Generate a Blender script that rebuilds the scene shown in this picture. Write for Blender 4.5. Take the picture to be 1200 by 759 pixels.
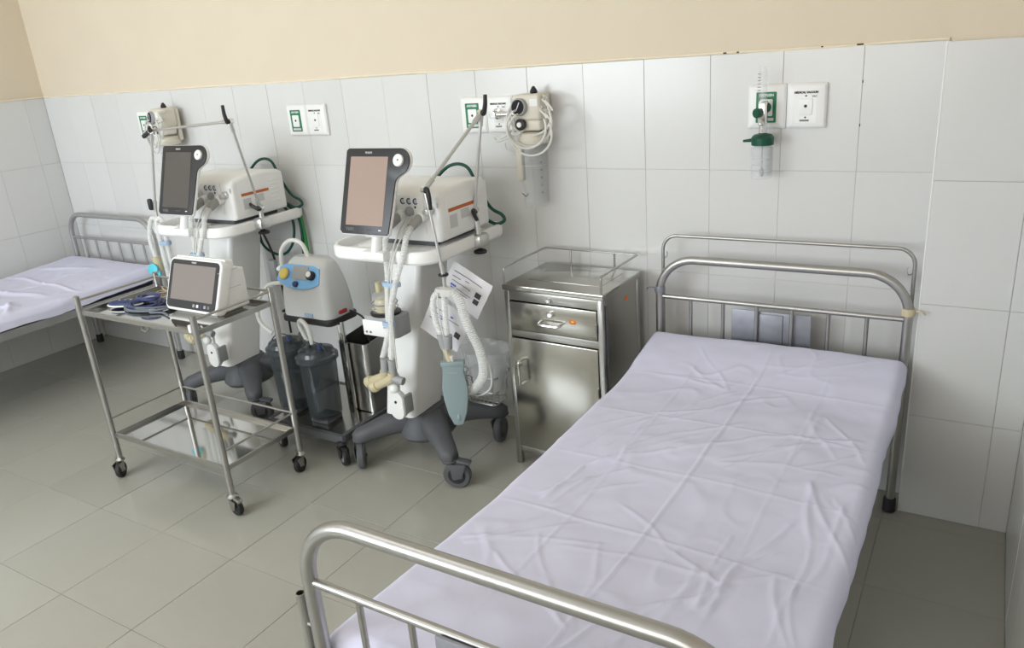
import bpy, bmesh, math, random
from mathutils import Vector, Matrix, Euler, noise
random.seed(7)
for o in list(bpy.data.objects): bpy.data.objects.remove(o)
SC = bpy.context.scene
COL = SC.collection
PI = math.pi

# ------------------------------------------------------------------ camera
CAM = Vector((1.1355, -2.8334, 1.6634)); YAW, PITCH, ROLL, FPX = -0.5653, -0.3401, -0.0789, 910.46
fw = Vector((math.sin(YAW)*math.cos(PITCH), math.cos(YAW)*math.cos(PITCH), math.sin(PITCH)))
rt = Vector((math.cos(YAW), -math.sin(YAW), 0)); up = rt.cross(fw)
r2 = rt*math.cos(ROLL)+up*math.sin(ROLL); u2 = -rt*math.sin(ROLL)+up*math.cos(ROLL)
cd = bpy.data.cameras.new('camera'); cam = bpy.data.objects.new('camera', cd); COL.objects.link(cam)
M = Matrix((r2, u2, -fw)).transposed().to_4x4(); M.translation = CAM
cam.matrix_world = M
cd.sensor_fit = 'HORIZONTAL'; cd.sensor_width = 36; cd.lens = FPX/1200*36; cd.clip_start = .02
SC.camera = cam

# ------------------------------------------------------------------ light
w = bpy.data.worlds.new('world'); SC.world = w; w.use_nodes = True
bg = w.node_tree.nodes['Background']; bg.inputs[0].default_value = (.80, .90, 1, 1); bg.inputs[1].default_value = 1.2
def area(name, loc, target, sx, sy, energy, col):
    l = bpy.data.lights.new(name, 'AREA'); l.shape = 'RECTANGLE'; l.size = sx; l.size_y = sy; l.energy = energy; l.color = col
    o = bpy.data.objects.new(name, l); COL.objects.link(o); o.location = loc
    o.rotation_euler = (Vector(target)-Vector(loc)).to_track_quat('-Z', 'Y').to_euler(); return o
area('window_daylight', (-2.35, -4.72, 1.75), (-2.35, 0, 1.55), 2.2, 1.5, 118, (.88, .95, 1))
area('window_daylight', (.05, -4.72, 1.75), (.05, 0, 1.45), 1.5, 1.5, 30, (1, .95, .88))
area('added_ceiling_fill', (-1.35, -2.4, 3.12), (-1.35, -2.4, 0), 1.3, .25, 6, (1, .97, .92))  # weak overhead fill, added; no ceiling source is known
vs = SC.view_settings
vs.view_transform = 'Standard'; vs.look = 'None'; vs.gamma = 1; vs.use_curve_mapping = False; vs.exposure = .39

# ------------------------------------------------------------------ materials
def mat(name, col, rough=.5, metal=0, bump=0, bscale=60, var=0, vscale=8, alpha=1, trans=0, ior=1.45, coat=0, emit=None, spec=.5):
    m = bpy.data.materials.new(name); m.use_nodes = True; nt = m.node_tree; b = nt.nodes['Principled BSDF']
    b.inputs['Base Color'].default_value = (*col, 1); b.inputs['Roughness'].default_value = rough
    b.inputs['Metallic'].default_value = metal; b.inputs['Alpha'].default_value = alpha
    b.inputs['Transmission Weight'].default_value = trans; b.inputs['IOR'].default_value = ior
    b.inputs['Coat Weight'].default_value = coat; b.inputs['Specular IOR Level'].default_value = spec
    if emit: b.inputs['Emission Color'].default_value = (*emit[0], 1); b.inputs['Emission Strength'].default_value = emit[1]
    tc = nt.nodes.new('ShaderNodeTexCoord')
    if var:
        n = nt.nodes.new('ShaderNodeTexNoise'); n.inputs['Scale'].default_value = vscale; n.inputs['Detail'].default_value = 5
        r = nt.nodes.new('ShaderNodeMapRange'); r.inputs[3].default_value = 1-var; r.inputs[4].default_value = 1+var
        mx = nt.nodes.new('ShaderNodeVectorMath'); mx.operation = 'SCALE'; mx.inputs[0].default_value = col
        nt.links.new(tc.outputs['Object'], n.inputs['Vector']); nt.links.new(n.outputs['Fac'], r.inputs[0])
        nt.links.new(r.outputs[0], mx.inputs['Scale']); nt.links.new(mx.outputs[0], b.inputs['Base Color'])
    if bump:
        n = nt.nodes.new('ShaderNodeTexNoise'); n.inputs['Scale'].default_value = bscale; n.inputs['Detail'].default_value = 4
        bp = nt.nodes.new('ShaderNodeBump'); bp.inputs['Strength'].default_value = bump; bp.inputs['Distance'].default_value = .004
        nt.links.new(tc.outputs['Object'], n.inputs['Vector']); nt.links.new(n.outputs['Fac'], bp.inputs['Height'])
        nt.links.new(bp.outputs[0], b.inputs['Normal'])
    return m
def tile_mat(name, col, rough, spread, bump=.03):
    m = mat(name, col, rough, bump=bump, bscale=7)
    nt = m.node_tree; b = nt.nodes['Principled BSDF']
    oi = nt.nodes.new('ShaderNodeObjectInfo'); tc = nt.nodes['Texture Coordinate'] if 'Texture Coordinate' in nt.nodes else nt.nodes.new('ShaderNodeTexCoord')
    n = nt.nodes.new('ShaderNodeTexNoise'); n.inputs['Scale'].default_value = 9; n.inputs['Detail'].default_value = 6
    nt.links.new(tc.outputs['Object'], n.inputs['Vector'])
    a = nt.nodes.new('ShaderNodeMath'); a.operation = 'ADD'; nt.links.new(oi.outputs['Random'], a.inputs[0]); nt.links.new(n.outputs['Fac'], a.inputs[1])
    r = nt.nodes.new('ShaderNodeMapRange'); r.inputs[1].default_value = 0; r.inputs[2].default_value = 2; r.inputs[3].default_value = 1-spread; r.inputs[4].default_value = 1+spread
    nt.links.new(a.outputs[0], r.inputs[0])
    mx = nt.nodes.new('ShaderNodeVectorMath'); mx.operation = 'SCALE'; mx.inputs[0].default_value = col
    nt.links.new(r.outputs[0], mx.inputs['Scale']); nt.links.new(mx.outputs[0], b.inputs['Base Color'])
    return m
m_wtile = tile_mat('wall_tile', (.685, .685, .675), .22, .03)
m_ftile = tile_mat('floor_tile', (.40, .393, .345), .17, .05)
m_grout = mat('grout', (.60, .58, .54), .9)
m_fgrout = mat('floor_grout', (.42, .41, .35), .9, var=.35, vscale=3)
m_paint = mat('cream_paint', (.72, .63, .50), .85, bump=.06, bscale=25, var=.04, vscale=3)
m_bead = mat('cream_bead', (.85, .77, .6), .7, var=.1, vscale=20)
m_chip = mat('chipped_grout', (.07, .05, .04), .9)
m_white_wall = mat('white_paint', (.8, .78, .74), .9)
m_steel = mat('stainless_steel', (.47, .465, .445), .28, 1, var=.06, vscale=20)
m_sheet_steel = mat('polished_sheet_steel', (.50, .49, .45), .20, 1, bump=.012, bscale=18, var=.05, vscale=12)
m_tube = mat('steel_tube', (.45, .445, .43), .36, 1, var=.08, vscale=30)
m_oldtube = mat('grey_painted_tube', (.42, .42, .42), .4, .6, var=.08, vscale=25)
m_arm = mat('satin_aluminium', (.62, .62, .61), .35, .85)
m_chrome = mat('chrome', (.75, .75, .75), .1, 1)
m_sheet = mat('lavender_cotton', (.695, .695, .855), .9, bump=.10, bscale=500, spec=.15)
m_mattress = mat('mattress_ticking', (.07, .065, .085), .9, var=.2, vscale=40)
m_wplastic = mat('white_plastic', (.87, .87, .86), .35)
m_cuff = mat('grey_cuff', (.34, .34, .32), .5)
m_face = mat('matte_black_face', (.03, .03, .032), .8, spec=.1)
m_shelf = mat('mirror_steel_shelf', (.60, .59, .56), .07, 1, bump=.008, bscale=14)
m_bag = mat('crumpled_film', (.85, .88, .92), .15, alpha=.32)
m_gplastic = mat('grey_plastic', (.36, .37, .38), .5)
m_lgplastic = mat('light_grey_plastic', (.60, .61, .61), .45)
m_dgrey = mat('dark_grey_plastic', (.098, .102, .112), .55, bump=.05, bscale=400)
m_black = mat('black_plastic', (.02, .02, .022), .4)
m_bezel = mat('black_bezel', (.028, .028, .032), .35)
m_screen = mat('dark_screen', (.075, .07, .07), .2, coat=.6)
m_screen_refl = mat('screen_painted_reflection', (.36, .265, .225), .3, spec=.6)  # base colour carries the warm reflection of the room; the screen is off
m_mscreen = mat('monitor_screen', (.22, .19, .18), .28, spec=.7)
m_rubber = mat('black_rubber', (.018, .018, .02), .6)
m_wheelhub = mat('grey_wheel_hub', (.3, .31, .32), .5)
m_hose = mat('clear_ribbed_hose', (.93, .94, .93), .25, alpha=.62)
m_tubing = mat('milky_tubing', (.80, .80, .76), .3, alpha=.75)
m_clear = mat('clear_plastic', (.88, .90, .92), .08, alpha=.16)
m_film = mat('clear_film', (.85, .88, .92), .1, alpha=.14)
m_smoke = mat('smoky_clear_plastic', (.05, .062, .07), .06, alpha=.42)
m_smokelid = mat('smoky_lid', (.055, .068, .078), .12, alpha=.78)
m_amber = mat('amber_plastic', (.72, .64, .42), .2, alpha=.72)
m_cream = mat('cream_plastic', (.70, .66, .57), .45)
m_bagblue = mat('grey_green_silicone', (.27, .345, .36), .55)
m_green = mat('green_plastic', (.004, .072, .042), .4)
m_pgreen = mat('green_panel', (.015, .19, .09), .5)
m_dgreen = mat('dark_green_hose', (.004, .075, .05), .45)
m_bgreen = mat('bright_green_hose', (.03, .26, .05), .45)
m_orange = mat('orange_stripe', (.50, .13, .02), .5)
m_sticker = mat('orange_sticker', (.75, .16, .02), .5)
m_blue = mat('blue_panel', (.22, .48, .80), .4)
m_navy = mat('navy_plastic', (.03, .05, .13), .45)
m_cable_navy = mat('navy_cable', (.06, .075, .19), .5)
m_cable_grey = mat('grey_cable', (.16, .18, .21), .5)
m_cable_tan = mat('tan_cable', (.42, .36, .28), .5)
m_yellow = mat('yellow_gauge', (.75, .58, .12), .4)
m_paper = mat('white_paper', (.70, .68, .70), .9)
m_ink = mat('grey_ink', (.2, .2, .22), .8)
m_inkblue = mat('blue_ink', (.13, .13, .45), .8)
m_inkdark = mat('dark_print', (.06, .055, .06), .8)
m_text_white = mat('white_print', (.85, .85, .85), .6)
m_text_grey = mat('grey_print', (.2, .2, .21), .6)
m_cyan = mat('cyan_plastic', (.08, .55, .68), .4)
m_ltblue = mat('pale_blue_plastic', (.45, .60, .80), .4, alpha=.8)
m_plate = mat('grey_metal_plate', (.30, .31, .35), .45, .5, var=.25, vscale=25)
m_tape = mat('beige_tape', (.62, .54, .36), .7)
m_red = mat('red_plastic', (.4, .03, .04), .4)
m_pink = mat('salmon_plastic', (.8, .45, .32), .5)
m_glass = mat('window_glass', (.9, .95, .95), .02, alpha=.12)
m_wood = mat('window_frame_paint', (.55, .58, .6), .5)

# ------------------------------------------------------------------ mesh builder
class MB:
    def __init__(s, org=(0, 0, 0)): s.bm = bmesh.new(); s.o = Vector(org)
    def add(s, t, m=None):
        if m is not None: bmesh.ops.transform(t, matrix=m, verts=t.verts)
        me = bpy.data.meshes.new('t'); t.to_mesh(me); t.free(); s.bm.from_mesh(me); bpy.data.meshes.remove(me); return s
    def box(s, c, d, bev=0, rot=(0, 0, 0), seg=2):
        t = bmesh.new(); bmesh.ops.create_cube(t, size=1); bmesh.ops.scale(t, vec=d, verts=t.verts)
        if bev: bmesh.ops.bevel(t, geom=t.edges[:], offset=bev, segments=seg, affect='EDGES', profile=.5, clamp_overlap=True)
        return s.add(t, Matrix.Translation(c) @ Euler(rot).to_matrix().to_4x4())
    def bx(s, x0, x1, y0, y1, z0, z1, bev=0, seg=2):
        return s.box(((x0+x1)/2, (y0+y1)/2, (z0+z1)/2), (abs(x1-x0), abs(y1-y0), abs(z1-z0)), bev, seg=seg)
    def rings(s, rs, cap=True, closed=False):
        vs = [[s.bm.verts.new(p) for p in r] for r in rs]; n = len(vs[0]); k = len(vs)
        for i in range(k if closed else k-1):
            a, b = vs[i], vs[(i+1) % k]
            for j in range(n): s.bm.faces.new((a[j], a[(j+1) % n], b[(j+1) % n], b[j]))
        if cap and not closed:
            s.bm.faces.new(vs[0][::-1]); s.bm.faces.new(vs[-1])
        return s
    def tube(s, pts, r, seg=10, closed=False, cap=True):
        pts = [Vector(p) for p in pts]; n = len(pts); rr = r if callable(r) else (lambda t: r)
        tan = []
        for i in range(n):
            a = pts[(i-1) % n] if (closed or i > 0) else pts[i]; b = pts[(i+1) % n] if (closed or i < n-1) else pts[i]
            d = b-a; tan.append(d.normalized() if d.length > 1e-9 else Vector((0, 0, 1)))
        ref = Vector((0, 0, 1)) if abs(tan[0].z) < .9 else Vector((1, 0, 0))
        nv = tan[0].cross(ref).normalized(); rs = []
        for i in range(n):
            if i:
                q = tan[i-1].rotation_difference(tan[i]); nv = q @ nv
                nv = (nv-tan[i]*nv.dot(tan[i])).normalized()
            bv = tan[i].cross(nv); R = rr(i/(n-1))
            rs.append([pts[i]+(nv*math.cos(2*PI*j/seg)+bv*math.sin(2*PI*j/seg))*R for j in range(seg)])
        return s.rings(rs, cap, closed)
    def cyl(s, a, b, r, r1=None, seg=18):
        r1 = r if r1 is None else r1; return s.tube([a, b], lambda t: r+(r1-r)*t, seg)
    def lathe(s, prof, a, axis=(0, 0, 1), seg=24, sx=1, sy=1):
        q = Vector((0, 0, 1)).rotation_difference(Vector(axis).normalized()); a = Vector(a)
        rs = [[a+q @ Vector((R*sx*math.cos(2*PI*j/seg), R*sy*math.sin(2*PI*j/seg), h)) for j in range(seg)] for R, h in prof]
        return s.rings(rs, True)
    def ball(s, c, d, seg=16, rot=(0, 0, 0)):
        t = bmesh.new(); bmesh.ops.create_uvsphere(t, u_segments=seg, v_segments=seg//2+2, radius=1)
        bmesh.ops.scale(t, vec=d, verts=t.verts); return s.add(t, Matrix.Translation(c) @ Euler(rot).to_matrix().to_4x4())
    def prism(s, pts, h, mtx=None, bev=0, seg=2):
        """outline in local xy, thickness 0..h along local z"""
        t = bmesh.new(); v = [t.verts.new((p[0], p[1], 0)) for p in pts]; f = t.faces.new(v)
        r = bmesh.ops.extrude_face_region(t, geom=[f]); ev = [g for g in r['geom'] if isinstance(g, bmesh.types.BMVert)]
        bmesh.ops.translate(t, vec=(0, 0, h), verts=ev); bmesh.ops.recalc_face_normals(t, faces=t.faces)
        if bev:
            ed = [e for e in t.edges if abs(e.verts[0].co.z-e.verts[1].co.z) < 1e-7]
            bmesh.ops.bevel(t, geom=ed, offset=bev, segments=seg, affect='EDGES', profile=.5, clamp_overlap=True)
        return s.add(t, mtx)
    def sweep(s, prof, path, closed=True):
        """prof: (out, z) pairs swept along a closed horizontal xy path"""
        n = len(path); rs = []
        for i in range(n):
            a, b = Vector(path[i-1]), Vector(path[(i+1) % n]); d = (b-a).normalized(); nn = Vector((d.y, -d.x))
            p = Vector(path[i]); rs.append([Vector((p.x+nn.x*o, p.y+nn.y*o, z)) for o, z in prof])
        return s.rings(rs, False, True)
    def grid(s, nu, nv, fn):
        v = [[s.bm.verts.new(fn(i/(nu-1), j/(nv-1))) for j in range(nv)] for i in range(nu)]
        for i in range(nu-1):
            for j in range(nv-1): s.bm.faces.new((v[i][j], v[i+1][j], v[i+1][j+1], v[i][j+1]))
        return s
    def solid(s, th):
        bmesh.ops.recalc_face_normals(s.bm, faces=s.bm.faces); bmesh.ops.solidify(s.bm, geom=s.bm.faces[:], thickness=th); return s
    def mesh(s, name, m, angle=35, flat=False):
        bmesh.ops.translate(s.bm, vec=-s.o, verts=s.bm.verts)
        bmesh.ops.recalc_face_normals(s.bm, faces=s.bm.faces)
        me = bpy.data.meshes.new(name); s.bm.to_mesh(me); s.bm.free(); me.materials.append(m)
        if not flat:
            me.polygons.foreach_set('use_smooth', [True]*len(me.polygons)); me.set_sharp_from_angle(angle=math.radians(angle))
        return me
    def build(s, name, m, parent=None, angle=35, flat=False):
        return link(name, s.mesh(name, m, angle, flat), parent)
def link(name, me, parent=None, loc=None):
    o = bpy.data.objects.new(name, me); COL.objects.link(o); o.parent = parent
    if loc is not None: o.location = loc
    return o
def tag(o, label, cat, group=None, kind=None):
    o['label'] = label; o['category'] = cat
    if group: o['group'] = group
    if kind: o['kind'] = kind
    return o
def thing(name, label, cat, loc=(0, 0, 0), rz=0, group=None):
    o = bpy.data.objects.new(name, None); COL.objects.link(o); o.location = loc; o.rotation_euler = (0, 0, rz); o.empty_display_size = .05
    return tag(o, label, cat, group)
def kids(o): return [c for c in bpy.data.objects if c.parent == o]
def copy_tree(o, parent=None):
    ch = kids(o); c = o.copy(); COL.objects.link(c); c.parent = parent
    for k in ch: copy_tree(k, c)
    return c
def catmull(pts, n=10, closed=False):
    P = [Vector(p) for p in pts]; out = []; k = len(P)
    for i in range(k if closed else k-1):
        a = P[(i-1) % k] if (closed or i > 0) else P[i]; b = P[i]; c = P[(i+1) % k]; d = P[(i+2) % k] if (closed or i < k-2) else P[min(i+1, k-1)]
        for j in range(n):
            t = j/n; out.append(.5*((2*b)+(c-a)*t+(2*a-5*b+4*c-d)*t*t+(3*b-a-3*c+d)*t**3))
    if not closed: out.append(P[-1])
    return out
def resample(pts, step):
    pts = [Vector(p) for p in pts]; L = [0]
    for i in range(1, len(pts)): L.append(L[-1]+(pts[i]-pts[i-1]).length)
    n = max(2, int(L[-1]/step)); out = []; k = 0
    for i in range(n+1):
        d = L[-1]*i/n
        while k < len(L)-2 and L[k+1] < d: k += 1
        sgl = L[k+1]-L[k]; out.append(pts[k].lerp(pts[k+1], (d-L[k])/sgl if sgl > 1e-9 else 0))
    return out
def fillet(pts, r, n=8):
    pts = [Vector(p) for p in pts]; out = [pts[0]]
    for i in range(1, len(pts)-1):
        a, b, c = pts[i-1], pts[i], pts[i+1]; d1, d2 = (a-b).normalized(), (c-b).normalized()
        rr = min(r, (a-b).length*.49, (c-b).length*.49)
        ang = d1.angle(d2); cut = min(rr/math.tan(ang/2), (a-b).length*.49, (c-b).length*.49); R = cut*math.tan(ang/2)
        cen = b+(d1+d2).normalized()*(R/math.sin(ang/2)); s0, s1 = b+d1*cut-cen, b+d2*cut-cen
        om = s0.angle(s1)
        for j in range(n+1): out.append(cen+(s0*math.sin((1-j/n)*om)+s1*math.sin(j/n*om))/math.sin(om))
    out.append(pts[-1]); return out
def rrect(x0, x1, y0, y1, r, n=6):
    out = []
    rs = r if isinstance(r, (tuple, list)) else (r,)*4     # corner radii: (x0,y0) (x1,y0) (x1,y1) (x0,y1)
    for (cx, cy, a0, rr) in ((x0+rs[0], y0+rs[0], PI, rs[0]), (x1-rs[1], y0+rs[1], 1.5*PI, rs[1]), (x1-rs[2], y1-rs[2], 0, rs[2]), (x0+rs[3], y1-rs[3], .5*PI, rs[3])):
        for j in range(n+1): a = a0+.5*PI*j/n; out.append((cx+rr*math.cos(a), cy+rr*math.sin(a)))
    return out
def ribbed(mb, pts, r, pitch=.0075, seg=12):
    p = resample(pts, pitch/3); i = [0]
    n = len(p); return mb.tube(p, lambda t: r*(1, .97, .80)[int(round(t*(n-1))) % 3], seg)
def text(body, size, mtx, m, parent, name='lettering', org=(0, 0, 0), depth=.0006, align='CENTER', bold=0):
    c = bpy.data.curves.new('t', 'FONT'); c.body = body; c.size = size; c.extrude = depth; c.align_x = align; c.align_y = 'CENTER'; c.resolution_u = 2; c.offset = bold
    o = bpy.data.objects.new('t', c); COL.objects.link(o)
    dg = bpy.context.evaluated_depsgraph_get(); me = bpy.data.meshes.new_from_object(o.evaluated_get(dg))
    bpy.data.objects.remove(o); bpy.data.curves.remove(c)
    me.transform(Matrix.Translation(-Vector(org)) @ mtx); me.materials.clear(); me.materials.append(m)
    return link(name, me, parent)
def frame(o, u, v):
    """matrix with local x=u, y=v, z=u x v at o"""
    u = Vector(u).normalized(); v = Vector(v); v = (v-u*v.dot(u)).normalized(); n = u.cross(v)
    m = Matrix((u, v, n)).transposed().to_4x4(); m.translation = Vector(o); return m
FRONT = ((1, 0, 0), (0, 0, 1))           # a face looking to -y: u=+x, v=+z, normal = -y

# ------------------------------------------------------------------ the room
ZT = 1.588; XL, XR, XC, YC = -4.002, 1.317, .986, -.119; YF = -4.6; ZC = 3.15
def struct(name, mb, m, label, cat, flat=True):
    return tag(mb.build(name, m, None, flat=flat), label, cat, kind='structure')
def tile_mesh(name, w, h, th, m, gap=.0015, bev=.0008):
    return MB().box((0, 0, 0), (w-gap, h-gap, th), bev, seg=1).mesh(name, m)
TM = {}
def tile(parent, name, w, h, m, mtx, th=.008):
    k = (name, round(w, 3), round(h, 3))
    if k not in TM: TM[k] = tile_mesh(name, w, h, th, m)
    o = link(name, TM[k], parent); o.matrix_local = mtx; return o
ROWS = [(ZT-.4, ZT), (ZT-.8, ZT-.4), (ZT-1.2, ZT-.8), (0, ZT-1.2)]
def jit(a=.0006): return random.uniform(-a, a)
def wall_tiles(parent, u0, u1, first, wt, org, u, nrm):
    """columns along u from u0 to u1 with a joint at first"""
    x = first
    while x > u0+1e-6: x -= wt
    while x < u1-1e-6:
        a, b = max(x, u0), min(x+wt, u1); x += wt
        if b-a < .012: continue
        for z0, z1 in ROWS:
            c = Vector(org)+Vector(u)*((a+b)/2)+Vector((0, 0, (z0+z1)/2))+Vector(nrm)*(-.004+jit())
            mt = frame(c, u, (0, 0, 1)); mt = mt @ Euler((jit(.0012), jit(.0012), 0)).to_matrix().to_4x4()
            tile(parent, 'wall_tile', b-a, z1-z0, m_wtile, mt)

floor = struct('floor', MB().bx(XL-.2, XR+.2, YF-.2, .2, -.1, -.003), m_fgrout, 'floor of large greenish grey glazed tiles', 'floor')
for i in range(-8, 7):
    x0, x1 = max(-1.06+.4*i, XL), min(-1.06+.4*(i+1), XR)
    if x1-x0 < .02: continue
    for j in range(-9, 4):
        y0, y1 = max(-1.39+.4*j, YF), min(-1.39+.4*(j+1), 0)
        if y1-y0 < .02: continue
        tile(floor, 'floor_tile', x1-x0, y1-y0, m_ftile, Matrix.Translation(((x0+x1)/2, (y0+y1)/2, -.004+jit(.0004))) @ Euler((jit(.0012), jit(.0012), 0)).to_matrix().to_4x4())
wb = struct('wall_back', MB().bx(XL-.2, XR+.2, .0018, .2, 0, ZT-.002), m_grout, 'back wall with large white glazed tiles below cream paint', 'wall')
MB().bx(XL-.2, XR+.2, .006, .2, ZT-.002, ZC).build('painted_plaster', m_paint, wb, flat=True)
wall_tiles(wb, XL, XC+.02, 0, .25, (0, 0, 0), (1, 0, 0), (0, -1, 0))
def bead(parent, a, b, nrm):
    pts = []; a, b = Vector(a), Vector(b); n = int((b-a).length/.02)
    for i in range(n+1):
        p = a.lerp(b, i/n); pts.append(p+Vector(nrm)*(.001+.002*noise.noise(p*9))+Vector((0, 0, .002+.003*noise.noise(p*6))))
    MB().tube(pts, .0045, 6).build('paint_bead', m_bead, parent)
bead(wb, (XL, .003, ZT+.002), (XC, .003, ZT+.002), (0, -1, 0))
for x, z, l in ((.30, ZT+.004, .012), (.345, ZT+.004, .008), (.62, ZT+.004, .007), (.735, ZT+.004, .02)):
    MB().box((x, -.001, z), (l, .004, .005), .001).build('grout_chip', m_chip, wb)
for x, z in ((.7505, 1.478), (.7505, 1.34)):
    MB().box((x, -.0005, z), (.003, .003, .009), .0008).build('grout_chip', m_chip, wb)
wl = struct('wall_left', MB().bx(XL-.2, XL-.003, YF, .2, 0, ZT-.002), m_grout, 'left wall with white tiles below cream paint', 'wall')
MB().bx(XL-.2, XL-.006, YF, .2, ZT-.002, ZC).build('painted_plaster', m_paint, wl, flat=True)
wall_tiles(wl, -2.2, 0, -.12, .25, (XL, 0, 0), (0, 1, 0), (1, 0, 0))
MB().bx(XL-.1, XL, YF, -2.2, 0, ZT).build('tiled_dado', m_white_wall, wl, flat=True)
bead(wl, (XL+.003, -2.2, ZT+.002), (XL+.003, 0, ZT+.002), (1, 0, 0))
wc = struct('wall_pillar', MB().bx(XC+.003, XR+.1, YC+.003, .1, 0, ZT-.002), m_grout, 'shallow tiled pillar in the right back corner', 'pillar')
MB().bx(XC+.012, XR+.1, YC+.012, .1, ZT-.002, ZC).build('painted_plaster', m_paint, wc, flat=True)
ROWS_SAVE = ROWS
ROWS = [(ZT-.405, ZT), (ZT-.805, ZT-.405), (ZT-1.205, ZT-.805), (0, ZT-1.205)]
wall_tiles(wc, XC, XR, XC, .25, (0, YC, 0), (1, 0, 0), (0, -1, 0))
wall_tiles(wc, YC+.008, 0, -.25, .25, (XC, 0, 0), (0, 1, 0), (-1, 0, 0))
ROWS = ROWS_SAVE
MB().cyl((XC+.001, YC+.001, 0), (XC+.001, YC+.001, ZT), .0028, seg=10).build('edge_trim', m_text_white, wc)
wr = struct('wall_right', MB().bx(XR+.003, XR+.2, YF, .2, 0, ZT-.002), m_grout, 'right wall beside the bed with white tiles', 'wall')
MB().bx(XR+.006, XR+.2, YF, .2, ZT-.002, ZC).build('painted_plaster', m_paint, wr, flat=True)
wall_tiles(wr, -3, YC, YC, .25, (XR, 0, 0), (0, -1, 0), (-1, 0, 0)) if False else None
def right_tiles():
    y = YC
    while y > -3:
        for z0, z1 in ROWS:
            mt = frame((XR+.004+jit(), y-.125, (z0+z1)/2), (0, -1, 0), (0, 0, 1))
            tile(wr, 'wall_tile', .25, z1-z0, m_wtile, mt)
        y -= .25
right_tiles()
wf = struct('wall_front', MB().bx(XL-.2, XR+.2, YF-.15, YF, 0, .95), m_white_wall, 'wall behind the viewer with two windows', 'wall')
def wseg(x0, x1, z0, z1): MB().bx(x0, x1, YF-.15, YF, z0, z1).build('wall_panel', m_white_wall, wf, flat=True)
wseg(XL-.2, XR+.2, 2.55, ZC); wseg(XL-.2, -3.5, .95, 2.55); wseg(-1.2, -.75, .95, 2.55); wseg(.85, XR+.2, .95, 2.55)
for k, (x0, x1) in enumerate(((-3.5, -1.2), (-.75, .85))):
    wn = struct('window_%d' % (k+1), MB().bx(x0, x1, YF-.1, YF-.04, .95, 1.0), m_wood, ('wide' if k == 0 else 'narrow')+' daylight window behind the viewer', 'window')
    b = MB().bx(x0, x1, YF-.1, YF-.04, 2.5, 2.55); b.build('window_frame', m_wood, wn, flat=True)
    n = 4 if k == 0 else 3
    for i in range(n+1):
        x = x0+.03+(x1-x0-.06)*i/n; MB().bx(x-.025, x+.025, YF-.1, YF-.04, 1, 2.5).build('window_frame', m_wood, wn, flat=True)
    for i in range(n):
        xa = x0+.03+(x1-x0-.06)*i/n+.025; xb = x0+.03+(x1-x0-.06)*(i+1)/n-.025
        MB().bx(xa, xb, YF-.072, YF-.068, 1, 2.5).build('pane', m_glass, wn, flat=True)
struct('ceiling', MB().bx(XL-.2, XR+.2, YF-.15, .2, ZC, ZC+.1), m_white_wall, 'plain white ceiling', 'ceiling')

# ------------------------------------------------------------------ beds  (local: x across, y 0 at the head tube, foot at -1.87)
def arch(y, hw, zt, r, zb=.03): return fillet([(-hw, y, zb), (-hw, y, zt), (hw, y, zt), (hw, y, zb)], r, 14)
def bed_end(root, y, tubem):
    MB().tube(arch(y, .428, .877, .135), .0155, 16).build('end_arch', tubem, root)
    MB().cyl((-.428, y, .728), (.428, y, .728), .009, seg=12).build('end_rail', tubem, root)
    MB().cyl((-.428, y, .40), (.428, y, .40), .011, seg=12).build('end_rail', tubem, root)
    for i in range(6):
        x = -.428+.856*(i+1)/7; MB().cyl((x, y, .40), (x, y, .728), .0068, seg=10).build('bar', tubem, root)
    for s in (-1, 1):
        MB().lathe([(.017, 0), (.022, .004), (.021, .05), (.018, .055)], (.428*s, y, 0), seg=16).build('rubber_foot', m_rubber, root)
def crease(x, y, a, b, wd, amp):
    """sharp little ridge along segment a-b"""
    dx, dy = b[0]-a[0], b[1]-a[1]; L2 = dx*dx+dy*dy; t = ((x-a[0])*dx+(y-a[1])*dy)/L2
    if t < -.05 or t > 1.05: return 0
    tt = max(0, min(1, t)); d = math.hypot(x-a[0]-dx*tt, y-a[1]-dy*tt)
    f = max(0, min(1, (t+.05)/.2))*max(0, min(1, (1.05-t)/.2))
    return amp*f*math.exp(-(d/wd)**2)
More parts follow.
